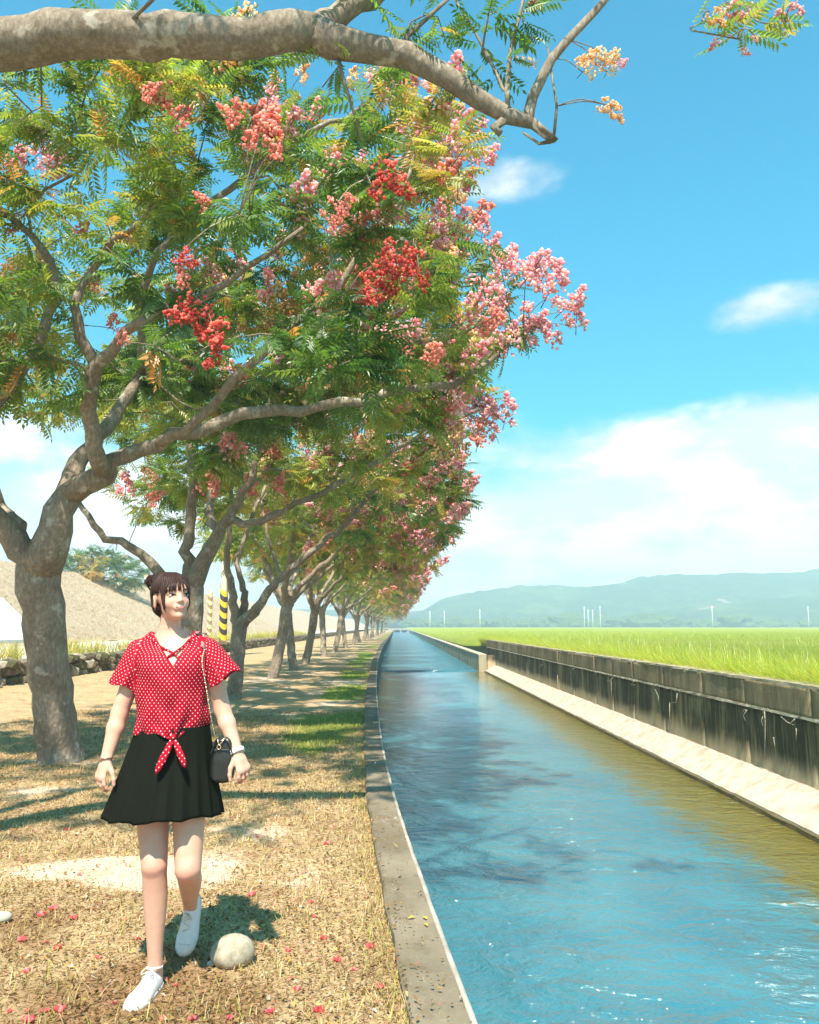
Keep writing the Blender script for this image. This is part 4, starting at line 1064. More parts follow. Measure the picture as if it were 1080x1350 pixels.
# ------------------------------------------------------------ trees farther along the row: two grown kinds, copied
def row_tree(seed, loc, leanx):
    rg = np.random.default_rng(seed); sk = Skel(rg); b = np.array((0, 0, 0.0))
    top = np.array((leanx, rg.uniform(-.2, .2), rg.uniform(1.7, 2.1)))
    fork = flare(sk, top, rg.uniform(0.13, 0.155), b)
    nL = 4
    for k in range(nL):
        a = k * 2 * np.pi / nL + rg.uniform(-.4, .4); ca, sa = math.cos(a), math.sin(a)
        sk.path([top + (0.35 * ca, 0.35 * sa, 0.5), top + (1.0 * ca + .25, 0.9 * sa, 1.25), top + (1.9 * ca + .5, 1.6 * sa, 2.2), top + (2.7 * ca + .8, 2.1 * sa, 2.8)], 0.10, 0.028, fork, 1 + k)
    cen = np.array((1.6, 0, 4.45)); radc = np.array((4.6, 3.2, 2.6))
    tr = thing('golden_rain_tree', 'pink-podded tree farther down the row, past the two striped poles', 'tree', (0, 0, 0), 0, ROW)
    pts = crown_points(rg, 320, cen, radc, 0.45, row_floor(b, 2.95)); pts = pts[pts[:, 0] < 4.6 + 0.5 * rg.random(len(pts))]
    tips = sk.grow(pts); wood(tr, b, sk); dress(tr, b, sk, tips, rg, 11, lambda p: 1.8, 1.2)
    deck_panicles(tr, b, sk, tips, rg, 150, 1.2, 1.3)
    tr.location = loc
    return tr
spots = [(362, 22.6), (388, 26.6), (404, 31.0), (428, 38.0), (442, 44.8), (456, 53.0), (466, 61.5), (474, 70.0), (480, 79.0), (485, 88.5), (489, 98.0), (492.5, 108), (496, 120), (499, 134), (502, 150), (505, 170), (507, 192)]
protos = []
rf = np.random.default_rng(404)
for i, (px, Yt) in enumerate(spots):
    X = P(px, 830, Yt)[0]; loc = (X, Yt, GZ(X, Yt))
    if i < 2: o = row_tree(500 + i, loc, (0.35, -0.25)[i]); protos.append(o)
    else:
        o = copy_tree(protos[i % 2]); o.location = loc
    o.rotation_euler = (0, 0, rf.uniform(-0.5, 0.5)); s_ = rf.uniform(0.93, 1.08); o.scale = (s_, s_, s_ * rf.uniform(0.95, 1.05))

# ------------------------------------------------------------ tree whose limb arches over the path
OY = 4.1
b0 = np.array((-3.75, 3.05, 0.0)); b0[2] = GZ(b0[0], b0[1])
tree0 = thing('golden_rain_tree', 'tree with a thick lichen-spotted limb arching overhead across the path, sparse leaves', 'tree', b0, 0, ROW)
rg = np.random.default_rng(606); s0 = Skel(rg)
fork = flare(s0, (-3.6, 3.2, 2.3), 0.21, b0)
k = s0.path([(-3.3, 3.45, 3.3), (-2.85, 3.8, 4.15), P(-15, 62, OY), P(100, 47, OY), P(200, 45, OY), P(300, 48, OY), P(415, 44, OY)], 0.165, 0.102, fork, 1, wob=0.012)
e = s0.path([P(450, 60, OY), P(520, 68, OY), P(590, 100, OY), P(645, 140, OY), P(690, 156, OY), P(730, 185, OY)], 0.096, 0.028, k, 2, wob=0.006)
s0.path([P(455, 20, OY + .05), P(500, -10, OY + .1), P(560, -60, OY + .3), P(700, -130, OY + .6)], 0.080, 0.03, k, 3)
j = s0.near(P(688, 152, OY))
s0.path([P(700, 135, OY), P(720, 95, OY), P(745, 55, OY), P(800, 0, OY + .1), P(850, -60, OY + .15), P(920, -70, OY + .1), P(965, -25, OY), P(990, 20, OY)], 0.034, 0.006, j, 2, wob=0.004)
s0.path([P(732, 165, OY), P(734, 140, OY), P(732, 100, OY), P(722, 60, OY)], 0.010, 0.005, s0.near(P(730, 185, OY)), 2, wob=0.002)
s0.path([P(668, 130, OY - .05), P(672, 90, OY - .05), P(676, 50, OY), P(690, 0, OY), P(700, -40, OY)], 0.016, 0.008, s0.near(P(665, 148, OY)), 2, wob=0.004)
s0.path([P(660, 110, OY + .05), P(630, 50, OY + .1), P(600, 0, OY + .2)], 0.012, 0.006, s0.near(P(668, 130, OY)), 2, wob=0.004)
s0.path([P(520, 60, OY), P(560, 30, OY), P(600, -10, OY)], 0.022, 0.010, s0.near(P(520, 68, OY)), 2, wob=0.004)
s0.path([P(458, 120, OY + .05), P(465, 150, OY + .05), P(478, 185, OY + .1)], 0.012, 0.005, s0.near(P(452, 68, OY)), 2, wob=0.004)
s0.path([P(650, 165, OY), P(655, 172, OY), P(660, 176, OY)], 0.028, 0.022, s0.near(P(660, 148, OY)), 2, wob=0.002)
s0.path([P(715, 190, OY), P(705, 185, OY), P(690, 175, OY)], 0.012, 0.007, s0.near(P(730, 185, OY)), 2, wob=0.002)
# unseen rest of the crown, added for dappled shade, thinned to let sun through
s0.path([(-3.9, 2.7, 3.2), (-4.3, 2.2, 4.4), (-4.8, 1.8, 5.6)], 0.12, 0.04, fork, 4)
s0.path([(-3.5, 3.6, 3.3), (-3.2, 4.0, 4.6), (-2.6, 4.3, 6.0)], 0.11, 0.04, fork, 5)
hid = crown_points(rg, 60, np.array((-2.3, 3.6, 5.7)), np.array((3.6, 2.2, 1.9)), 0.35, lambda p: 4.6)
qx, qy, dp = pix(hid)
hid = hid[((qy < -70) | (dp < 0.3) | (qx < -90)) & (hid[:, 1] > 2.0)]
targets_vis = np.array([P(x, y, OY + dy) for x, y, dy in ((560, 20, 0), (585, 45, .1), (610, 20, .1), (640, 40, 0), (655, 15, 0), (690, 30, 0), (675, 75, -.05), (640, 85, .1), (600, 70, .1), (545, 45, .1), (705, 5, 0), (620, 110, .1), (470, 155, .1), (425, 115, .2), (505, 130, .1), (925, 30, .05), (912, 40, .05), (975, 40, 0), (1005, 30, 0), (955, 15, .1), (1035, 5, .1), (30, 120, .3), (15, 160, .35), (55, 140, .3), (5, 110, .2))])
tips0 = s0.grow(np.concatenate([targets_vis, hid]))
wood(tree0, b0, s0)
A0 = np.array(s0.p)[tips0]; vis = [tp for tp, p in zip(tips0, A0) if (lambda q: -80 < q[0] < 1160 and -60 < q[1] < 1000)(pix(p))]
inv = [tp for tp in tips0 if tp not in set(vis)]
dress(tree0, b0, s0, vis, rg, 4, lambda p: 0.2, 0.62, singles=160)
dress(tree0, b0, s0, inv, rg, 6, lambda p: 0.6, 1.0)
for px, py, kind, sz, dz in ((768, 95, 'peach', .42, 0.4), (800, 95, 'peach', .36, 0.2), (790, 135, 'peach', .34, -0.6), (808, 140, 'peach', .32, -0.7), (812, 85, 'pink', .22, 0.3),
                             (935, 15, 'peach', .36, -0.5), (960, 5, 'pink', .4, -.4), (1000, 10, 'peach', .4, -.4), (1025, 12, 'pink', .34, -.5), (1045, 5, 'pink', .3, -.4), (945, 52, 'pink', .2, -.8), (980, 65, 'pink', .18, -.9), (996, 48, 'pink', .13, -.9), (700, 8, 'coral', .3, .5)):
    p = P(px, py, OY + rg.normal(0, 0.04)); add_panicle(tree0, kind, p - b0, (rg.normal(0.3, .4), rg.normal(0, .3), dz), sz, rg)
    q = np.array(s0.p[s0.near(p)]); put('stalk', mesh_np('stalk', *tube(smooth_path([q, (p + q) / 2 + (0, 0, .03), p], 6) - b0, 0.0035, 4), MAT_BARK), tree0)

# ------------------------------------------------------------ tree beyond the levee crest
MAT_FARLEAF = MAT_LEAF
bL = np.array((-30.5, 62.0, 5.6)); bL = np.array((P(128, 745, 72)[0], 72.0, 5.0))
tl = thing('tree', 'broad green tree with a yellowing patch rising behind the levee crest', 'tree', bL)
rg = np.random.default_rng(707); sl_ = Skel(rg)
fork = flare(sl_, bL + (0, 0, 1.2), 0.3, bL)
for k_ in range(4):
    a = k_ * 1.6; sl_.path([bL + (1.2 * math.cos(a), 1.2 * math.sin(a), 1.8), bL + (2.6 * math.cos(a), 2.2 * math.sin(a), 2.6)], 0.16, 0.06, fork, 1 + k_)
pts = crown_points(rg, 190, bL + (0, 0, 1.1), np.array((4.6, 3.0, 2.5)), 0.4)
tips = sl_.grow(pts); wood(tl, bL, sl_)
dress(tl, bL, sl_, tips, rg, 6, lambda p: 3.6 if (abs(pix(p)[0] - 120) < 14 and pix(p)[1] > 736) else -0.6, 2.6)
# ================================================================== THE WOMAN
class Field:
    """distance field on a regular grid, meshed with surface nets"""
    def __init__(s, lo, hi, h):
        s.lo = np.asarray(lo, float); s.h = h
        s.n = np.ceil((np.asarray(hi) - s.lo) / h).astype(int) + 1
        s.D = np.full(s.n, 0.06, np.float32)
    def win(s, lo, hi, m):
        a = np.clip(np.floor((np.asarray(lo) - m - s.lo) / s.h).astype(int), 0, s.n); b = np.clip(np.ceil((np.asarray(hi) + m - s.lo) / s.h).astype(int) + 1, 0, s.n)
        sl = tuple(slice(x, y) for x, y in zip(a, b))
        ax = [s.lo[i] + s.h * np.arange(a[i], b[i]) for i in range(3)]
        return sl, np.meshgrid(*ax, indexing='ij', sparse=True)
    def op(s, fn, lo, hi, k=0.012, mode='add'):
        sl, (X, Y, Z) = s.win(lo, hi, k + 0.015)
        if 0 in s.D[sl].shape: return
        d = fn(X, Y, Z).astype(np.float32); o = s.D[sl]
        if mode == 'add':
            h = np.clip(0.5 + 0.5 * (o - d) / k, 0, 1); s.D[sl] = o * (1 - h) + d * h - k * h * (1 - h)
        elif mode == 'sub':
            h = np.clip(0.5 - 0.5 * (o + d) / k, 0, 1); s.D[sl] = o * (1 - h) - d * h + k * h * (1 - h)
    def cone(s, a, b, ra, rb, k=0.012, flat=None, mode='add'):
        """round cone; flat = (axis, factor) squashes it along an axis"""
        a = np.asarray(a, float); b = np.asarray(b, float); ab = b - a; L2 = ab @ ab
        if flat is not None: fx = np.asarray(flat[0], float); fx = fx / np.linalg.norm(fx); ff = flat[1]
        def fn(X, Y, Z):
            px, py, pz = X - a[0], Y - a[1], Z - a[2]
            t_ = np.clip((px * ab[0] + py * ab[1] + pz * ab[2]) / L2, 0, 1)
            qx, qy, qz = px - t_ * ab[0], py - t_ * ab[1], pz - t_ * ab[2]
            r2 = qx * qx + qy * qy + qz * qz
            if flat is not None:
                e = qx * fx[0] + qy * fx[1] + qz * fx[2]; r2 = r2 + e * e * (1 / ff ** 2 - 1)
            return np.sqrt(r2) - (ra + (rb - ra) * t_)
        m = max(ra, rb); s.op(fn, np.minimum(a, b) - m, np.maximum(a, b) + m, k, mode)
    def ell(s, c, r, k=0.012, M=None, mode='add'):
        c = np.asarray(c, float); r = np.asarray(r, float); Mi = np.eye(3) if M is None else np.asarray(M).T
        def fn(X, Y, Z):
            x, y, z = X - c[0], Y - c[1], Z - c[2]
            u = (Mi[0, 0] * x + Mi[0, 1] * y + Mi[0, 2] * z) / r[0]; v = (Mi[1, 0] * x + Mi[1, 1] * y + Mi[1, 2] * z) / r[1]; w_ = (Mi[2, 0] * x + Mi[2, 1] * y + Mi[2, 2] * z) / r[2]
            k0 = np.sqrt(u * u + v * v + w_ * w_); k1 = np.sqrt((u / r[0]) ** 2 + (v / r[1]) ** 2 + (w_ / r[2]) ** 2)
            return k0 * (k0 - 1) / (k1 + 1e-6)
        s.op(fn, c - r.max(), c + r.max(), k, mode)
    def stack(s, prof, k=0.012, mode='add', extra=None):
        """elliptical sections: rows z, cx, cy, a, b"""
        p = np.array(sorted(prof)); z0, z1 = p[0, 0], p[-1, 0]
        zs = np.linspace(z0, z1, 120); q = np.stack([np.interp(zs, p[:, 0], p[:, i]) for i in range(1, 5)])
        kr = np.hanning(15); kr /= kr.sum(); q = np.stack([np.convolve(np.pad(r, 7, mode='edge'), kr, 'valid') for r in q])
        def fn(X, Y, Z):
            cx, cy_, a, b = (np.interp(Z, zs, r) for r in q)
            d = (np.sqrt(((X - cx) / a) ** 2 + ((Y - cy_) / b) ** 2) - 1) * np.minimum(a, b)
            if extra is not None: d = d + extra(X, Y, Z, cx, cy_)
            return np.maximum(d, np.maximum(z0 - Z, Z - z1))
        A = p[:, 3].max() + 0.03; B = p[:, 4].max() + 0.03
        s.op(fn, (p[:, 1].min() - A, p[:, 2].min() - B, z0), (p[:, 1].max() + A, p[:, 2].max() + B, z1), k, mode)
    def at(s, p):
        i = (np.asarray(p) - s.lo) / s.h; i0 = np.clip(np.floor(i).astype(int), 0, s.n - 2); f = i - i0; v = 0
        for c in range(8):
            o = np.array((c & 1, c >> 1 & 1, c >> 2 & 1)); wt = np.prod(np.where(o, f, 1 - f)); v += wt * s.D[tuple(i0 + o)]
        return float(v)
    def hit(s, p, d, far=0.3):
        """march from outside along d to the surface"""
        p = np.array(p, float); d = np.array(d, float); d /= np.linalg.norm(d); t_ = 0
        while t_ < far:
            v = s.at(p + d * t_)
            if v < 0.0005: return p + d * t_
            t_ += max(0.001, v * 0.7)
        return p + d * far
    def mesh(s):
        D = s.D; n = D.shape; I = D < 0
        c = np.zeros((n[0] - 1, n[1] - 1, n[2] - 1), np.uint8)
        offs = [(i, j, k) for i in (0, 1) for j in (0, 1) for k in (0, 1)]
        for i, j, k in offs: c += I[i:n[0] - 1 + i, j:n[1] - 1 + j, k:n[2] - 1 + k]
        act = np.nonzero((c > 0) & (c < 8)); ids = np.full(c.shape, -1, np.int32); ids[act] = np.arange(len(act[0]))
        vals = np.stack([D[act[0] + o[0], act[1] + o[1], act[2] + o[2]] for o in offs], 1)
        acc = np.zeros((len(vals), 3)); cnt = np.zeros(len(vals)); of = np.array(offs, float)
        for a in range(8):
            for b in range(a + 1, 8):
                if np.abs(of[a] - of[b]).sum() != 1: continue
                va, vb = vals[:, a], vals[:, b]; x = (va < 0) != (vb < 0)
                t_ = np.where(x, va / np.where(x, va - vb, 1), 0)
                acc[x] += (of[a] + t_[:, None] * (of[b] - of[a]))[x]; cnt[x] += 1
        V = (np.stack(act, 1) + acc / cnt[:, None]) * s.h + s.lo
        Fs = []
        for ax in range(3):
            sl0 = [slice(None)] * 3; sl1 = [slice(None)] * 3; sl0[ax] = slice(0, -1); sl1[ax] = slice(1, None)
            x = np.nonzero(I[tuple(sl0)] != I[tuple(sl1)]); e = np.stack(x, 1)
            b1_, b2_ = [q for q in range(3) if q != ax]
            ok = (e[:, b1_] > 0) & (e[:, b2_] > 0) & (e[:, b1_] < n[b1_] - 1) & (e[:, b2_] < n[b2_] - 1); e = e[ok]
            flip = I[tuple(e.T)]
            quad = []
            for da, db in ((1, 1), (0, 1), (0, 0), (1, 0)):
                q = e.copy(); q[:, b1_] -= da; q[:, b2_] -= db; quad.append(ids[tuple(q.T)])
            f = np.stack(quad, 1); sw = flip if ax != 1 else ~flip
            f[~sw] = f[~sw][:, ::-1]; Fs.append(f)
        return V, np.concatenate(Fs)

def lap(V, Fq, it=2, lam=0.5):
    """a little Laplacian smoothing of a quad mesh"""
    e = np.concatenate([Fq[:, [0, 1]], Fq[:, [1, 2]], Fq[:, [2, 3]], Fq[:, [3, 0]]]); e = np.concatenate([e, e[:, ::-1]])
    cnt = np.bincount(e[:, 0], minlength=len(V))[:, None]
    for _ in range(it):
        A = np.stack([np.bincount(e[:, 0], V[e[:, 1], i], minlength=len(V)) for i in range(3)], 1) / np.maximum(cnt, 1)
        V = V + lam * (A - V)
    return V

# ---- skin, cloth and leather
def skin_mat():
    m, t = new_mat('skin')
    co = t.add('ShaderNodeTexCoord').outputs['Object']; a = t.add('ShaderNodeAttribute'); a.attribute_name = 'blush'
    n = t.noise(co, 22, 4, 0.6); c = t.ramp(n, [(0.3, (0.63, 0.355, 0.25)), (0.7, (0.69, 0.41, 0.30))])
    c = t.mix(t.math('MULTIPLY', a.outputs['Fac'], 0.75), c, (0.80, 0.31, 0.25))
    b = principled(t, c, 0.5, 0.35, t.noise(co, 300, 3, 0.6), 0.08, 0.001)
    bs = [x for x in t.n if x.type == 'BSDF_PRINCIPLED'][0]; bs.inputs['Subsurface Weight'].default_value = 0.12; bs.inputs['Subsurface Radius'].default_value = (1, 0.35, 0.2); bs.inputs['Subsurface Scale'].default_value = 0.012
    return finish(m, t, b)
MAT_SKIN = skin_mat()
m, t = new_mat('polka_blouse')
a = t.add('ShaderNodeAttribute'); a.attribute_name = 'cloth'
v = t.vmath('SCALE', t.mapping(a.outputs['Vector'], rot=(0, 0, math.pi / 4)), (0, 0, 0))
v.node.inputs['Scale'].default_value = 1 / 0.0150
fr = t.vmath('SUBTRACT', t.vmath('FRACTION', v), (0.5, 0.5, 0.0)); sp_ = t.add('ShaderNodeSeparateXYZ'); t.link(fr, sp_.inputs[0])
rr_ = t.math('SQRT', t.math('ADD', t.math('MULTIPLY', sp_.outputs[0], sp_.outputs[0]), t.math('MULTIPLY', sp_.outputs[1], sp_.outputs[1])))
dot = t.smooth(rr_, 0.12, 0.18, 1.0, 0.0)
co = t.add('ShaderNodeTexCoord').outputs['Object']; n = t.noise(co, 160, 3, 0.6)
c = t.mix(dot, t.mix(t.noise(co, 9, 3), (0.31, 0.002, 0.014), (0.39, 0.004, 0.022)), (0.74, 0.58, 0.56))
MAT_BLOUSE = finish(m, t, principled(t, c, 0.75, 0.15, n, 0.15, 0.001))
m, t = new_mat('black_skirt')
co = t.add('ShaderNodeTexCoord').outputs['Object']; n = t.noise(co, 220, 3, 0.6); n2 = t.noise(co, 7, 3, 0.5)
MAT_SKIRT = finish(m, t, principled(t, t.mix(n2, (0.006, 0.007, 0.005), (0.010, 0.012, 0.008)), 0.9, 0.08, n, 0.25, 0.001))
m, t = new_mat('hair')
co = t.add('ShaderNodeTexCoord').outputs['Object']; n = t.noise(co, 130, 4, 0.6)
MAT_HAIR = finish(m, t, principled(t, t.mix(n, (0.016, 0.009, 0.007), (0.060, 0.026, 0.018)), 0.48, 0.25, n, 0.3, 0.002))
MAT_SHOE = simple('white_canvas', (0.80, 0.76, 0.72), (0.74, 0.70, 0.66), 60, 0.8, 0.2, 0.15, 0.001)
MAT_SOLE = simple('white_rubber', (0.66, 0.63, 0.59), (0.54, 0.51, 0.47), 20, 0.55)
MAT_LEATHER = simple('black_leather', (0.013, 0.015, 0.014), (0.022, 0.024, 0.022), 60, 0.38, 0.5, 0.2, 0.002)
MAT_GOLD = simple('gold_metal', (0.80, 0.55, 0.36), (0.72, 0.48, 0.30), 60, 0.3, 0.5, Metallic=0.9)
MAT_STRAP = simple('mauve_leather', (0.36, 0.20, 0.19), (0.28, 0.15, 0.15), 40, 0.5)
MAT_WHITE = simple('white_plastic', (0.84, 0.82, 0.83), (0.80, 0.76, 0.78), 30, 0.4)
MAT_EYE = simple('eye_white', (0.55, 0.50, 0.47), (0.50, 0.45, 0.42), 60, 0.25)
MAT_IRIS = simple('iris', (0.018, 0.010, 0.007), (0.03, 0.015, 0.01), 60, 0.15)
MAT_LASH = simple('lash', (0.025, 0.014, 0.012), (0.03, 0.018, 0.015), 60, 0.7)
MAT_LIP = simple('lip', (0.62, 0.26, 0.22), (0.58, 0.23, 0.20), 60, 0.45)

WB = np.array((-0.93, 3.40, 0.0))
woman = thing('person', 'woman walking in red polka-dot blouse, black skirt and white sneakers, looking aside', 'person', WB)
BY = 3.42                                            # torso distance

# ---- head frame
HC = P(227, 788, BY - 0.02)
HM = np.array(Matrix.Rotation(R(36), 3, 'Z') @ Matrix.Rotation(R(-7), 3, 'X') @ Matrix.Rotation(R(-3), 3, 'Y'))
HS = 0.98
def H(x, y, z): return HC + HM @ (np.array((x, y, z)) * HS)
def hv(x, y, z): return HM @ np.array((x, y, z))

body = Field((-1.40, 3.02, 0.03), (-0.50, 3.86, 1.62), 0.0032)
F_ = body
def hell(c, r, k=0.012, mode='add'): body.ell(H(*c), np.array(r) * HS, k, HM, mode)
# skull and face
hell((0, 0.014, 0.026), (0.069, 0.086, 0.073))
hell((0, -0.020, -0.020), (0.0525, 0.064, 0.070), 0.016)
hell((0, -0.050, -0.082), (0.019, 0.024, 0.017), 0.024)
for s_ in (-1, 1):
    hell((s_ * 0.028, -0.050, -0.028), (0.021, 0.021, 0.020), 0.016)
    hell((s_ * 0.034, -0.014, -0.054), (0.010, 0.026, 0.016), 0.014)
hell((0, -0.070, 0.028), (0.040, 0.014, 0.022), 0.025)
# sockets, nose, mouth mound
for s_ in (-1, 1): hell((s_ * 0.0295, -0.094, 0.002), (0.017, 0.014, 0.0085), 0.010, 'sub')
body.cone(H(0, -0.080, 0.004), H(0, -0.0935, -0.024), 0.0055 * HS, 0.0085 * HS, 0.009)
for s_ in (-1, 1): hell((s_ * 0.0085, -0.086, -0.0275), (0.0075, 0.009, 0.0065), 0.005)
hell((0, -0.078, -0.052), (0.022, 0.010, 0.013), 0.014)
hell((0, -0.072, -0.084), (0.011, 0.008, 0.009), 0.014)
# ears
for s_ in (-1, 1):
    E = HM @ np.array(Matrix.Rotation(s_ * R(24), 3, 'Z'))
    body.ell(H(s_ * 0.070, 0.014, -0.016), np.array((0.0085, 0.021, 0.033)) * HS, 0.005, E)
    body.ell(H(s_ * 0.079, 0.010, -0.012), np.array((0.004, 0.011, 0.017)) * HS, 0.003, E, 'sub')
# neck and torso
NB = P(223, 846, BY + 0.015); NT_ = H(0, 0.022, -0.055)
body.cone(NT_, NB, 0.038, 0.047, 0.014)
cx = P(228, 900, BY)[0]
prof_body = [(0.78, cx + 0.005, BY + 0.01, 0.150, 0.105), (0.88, cx, BY, 0.150, 0.105), (1.0, cx, BY, 0.125, 0.092), (1.12, cx, BY, 0.132, 0.100), (1.22, cx, BY, 0.135, 0.106), (1.275, cx - .004, BY + .005, 0.140, 0.082), (1.308, cx - .006, BY + .01, 0.120, 0.066), (1.340, cx - .010, BY + .012, 0.080, 0.052), (1.368, cx - .012, BY + .014, 0.050, 0.042)]
body.stack(prof_body, 0.02)
# arms
SHR, ELR, WRR = P(184, 861, BY), P(158, 940, BY - 0.01), P(140.5, 1000, BY - 0.06)
SHL, ELL, WRL = P(275, 859, BY), P(293, 935, BY + 0.02), P(312.5, 992, BY - 0.03)
for S_, E_, W_ in ((SHR, ELR, WRR), (SHL, ELL, WRL)):
    body.cone(S_ + np.array((0, 0, -0.014)), E_, 0.039, 0.0335, 0.012); body.cone(E_, E_ * 0.66 + W_ * 0.34, 0.0335, 0.0335, 0.012); body.cone(E_ * 0.66 + W_ * 0.34, W_, 0.033, 0.0225, 0.012)
    body.cone(np.array((cx, BY, 1.29)) * 0.35 + S_ * 0.65 - np.array((0, 0, 0.014)), S_ - np.array((0, 0, 0.014)), 0.040, 0.039, 0.02)
# hands
def hand(Wp, dirv_, thumb, palm, curl, q_=0.9):
    d = dirv_ / np.linalg.norm(dirv_); n_ = palm - d * (palm @ d); n_ /= np.linalg.norm(n_); s_ = thumb - d * (thumb @ d) - n_ * (thumb @ n_); s_ /= np.linalg.norm(s_)
    body.cone(Wp, Wp + d * 0.035 * q_, 0.0235, 0.0245, 0.012, (n_, 0.72))
    body.cone(Wp + (d * 0.035 + s_ * 0.010) * q_, Wp + (d * 0.078 + s_ * 0.014) * q_, 0.0205, 0.019, 0.012, (n_, 0.62)); body.cone(Wp + (d * 0.035 - s_ * 0.010) * q_, Wp + (d * 0.074 - s_ * 0.016) * q_, 0.019, 0.0175, 0.012, (n_, 0.62))
    for k, (off, ln, sp_ang, base) in enumerate(((0.029, 0.066, 0.10, 0.078), (0.0095, 0.073, 0.02, 0.083), (-0.0105, 0.068, -0.06, 0.079), (-0.029, 0.053, -0.15, 0.070))):
        ln *= q_; p = Wp + (d * base + s_ * off) * q_; ang = 0.12; segs = (0.45, 0.31, 0.24); r0 = 0.0080 if k < 3 else 0.0070
        for j, fr_ in enumerate(segs):
            ang += curl[j] * (1 + 0.12 * k); dd = (d + s_ * sp_ang) * math.cos(ang) + n_ * math.sin(ang); dd /= np.linalg.norm(dd)
            q = p + dd * ln * fr_; body.cone(p, q, r0 * (1 - 0.08 * j), r0 * (0.93 - 0.09 * j), 0.003 if j else 0.005); p = q
    p = Wp + (d * 0.022 + s_ * 0.020 + n_ * 0.006) * q_
    for dd, ln, r0, r1 in ((d * 0.72 + s_ * 0.62 + n_ * 0.35, 0.042, 0.0135, 0.0105), (d * 0.86 + s_ * 0.30 + n_ * 0.42, 0.030, 0.0105, 0.0092), (d * 0.92 + s_ * 0.05 + n_ * 0.42, 0.024, 0.0092, 0.0075)):
        q = p + dd / np.linalg.norm(dd) * ln * q_; body.cone(p, q, r0 * .92, r1 * .92, 0.008 if r0 > 0.012 else 0.004); p = q
hand(WRR, P(123, 1050, BY - 0.10) - WRR, np.array((0.80, -0.60, 0.0)), np.array((0.6, 0.75, 0.1)), (0.25, 0.50, 0.40))
hand(WRL, P(330, 1036, BY - 0.06) - WRL, np.array((-0.70, -0.70, 0.0)), np.array((-0.7, 0.70, 0.0)), (0.30, 0.60, 0.45))
# legs: the right one carries her, the left one trails with the knee bent
HPR, KNR, ANR = P(199, 1000, BY + .02), P(203.5, 1141, 3.355), P(204.5, 1266, 3.40)
HPL, KNL, ANL = P(250, 1000, BY + .02), P(248, 1146, 3.345), P(251, 1196, 3.70)
def leg(hp, kn, an):
    mid = kn * 0.66 + an * 0.34; fw = np.array((0, -1.0, 0)); back = np.array((0, 1.0, 0))
    ax = (an - kn) / np.linalg.norm(an - kn); back = back - ax * (back @ ax); back /= np.linalg.norm(back)
    pts = [(hp, 0.080), (hp * 0.45 + kn * 0.55, 0.0635), (hp * 0.15 + kn * 0.85, 0.0540), (kn, 0.0495)] + [(kn + (an - kn) * f + back * o, r_) for f, o, r_ in ((0.10, 0.002, 0.0462), (0.20, 0.007, 0.0468), (0.32, 0.011, 0.0470), (0.45, 0.010, 0.0440), (0.60, 0.006, 0.0385), (0.78, 0.002, 0.0325), (0.92, 0.0, 0.0292), (1.0, 0.0, 0.0290), (1.14, 0.0, 0.0300))]
    for (a, ra), (b, rb) in zip(pts[:-1], pts[1:]): body.cone(a, b, ra, rb, 0.0008)
    body.ell(kn + np.array((0, -0.022, 0.008)), (0.029, 0.030, 0.036), 0.022)
leg(HPR, KNR, ANR); leg(HPL, KNL, ANL)
V, Fq = body.mesh(); V = lap(V, Fq, 2)
# natural redness: cheeks, knees, knuckles, nose and ears
bl = np.zeros(len(V))
for c_, r_, a_ in ((H(-0.036, -0.066, -0.026), 0.020, 0.42), (H(0.036, -0.066, -0.026), 0.020, 0.42), (H(0, -0.092, -0.025), 0.010, 0.3), (KNR + (0, -.05, 0), 0.05, 0.42), (KNL + (0, -.05, -.02), 0.05, 0.5), (WRR + (P(123, 1050, BY - 0.10) - WRR) * 0.95, 0.055, 0.5), (WRL + (P(330, 1036, BY - 0.06) - WRL) * 0.95, 0.055, 0.5), (H(-0.072, .012, -.01), 0.025, 0.35)):
    bl = np.maximum(bl, a_ * np.exp(-(((V - c_) ** 2).sum(1)) / r_ ** 2))
put('body', mesh_np('body', V - WB, Fq, MAT_SKIN, True, {'blush': ('FLOAT', bl)}), woman)

# ---- face details
for s_ in (-1, 1):
    fwd = hv(0, 1, 0)
    e0 = body.hit(H(s_ * 0.0295, -0.13, 0.000), fwd)
    I2 = ico(3); ev = (I2[0] * np.array((0.0135, 0.0060, 0.0046)) * HS) @ HM.T + e0 + fwd * 0.0036
    eye = put('eye', mesh_np('eye', ev - WB, I2[1], MAT_EYE), woman)
    look = 0.0035                                   # glancing to her left
    iv = (I2[0] * np.array((0.0050, 0.0024, 0.0046)) * HS) @ HM.T + e0 + HM @ np.array((look, -0.0012, 0.0004))
    put('iris', mesh_np('iris', iv - WB, I2[1], MAT_IRIS), eye)
    up, lo = [], []
    for q in np.linspace(-1, 1, 9):
        x = s_ * 0.0295 + q * 0.0150; zz = 0.0046 * (1 - q * q) + 0.0012 * q * s_
        up.append(body.hit(H(x, -0.13, zz), fwd) - fwd * 0.0032 + hv(0, 0, 0.0004)); lo.append(body.hit(H(x, -0.13, -0.0052 * (1 - q * q)), fwd) - fwd * 0.0010)
    put('eyelash', mesh_np('eyelash', *tube(np.array(up) - WB, [0.0006, .0013, .0017, .0019, .002, .002, .0019, .0016, .0008], 6), MAT_LASH), woman)
    br = [body.hit(H(s_ * (0.013 + 0.036 * q), -0.13, 0.0175 + 0.005 * math.sin(q * 2.6)), fwd) - fwd * 0.001 for q in np.linspace(0, 1, 8)]
    put('eyebrow', mesh_np('eyebrow', *tube(np.array(br) - WB, [.0015, .0024, .0026, .0026, .0024, .002, .0016, .0008], 6), MAT_LASH), woman)
fwd = hv(0, 1, 0)
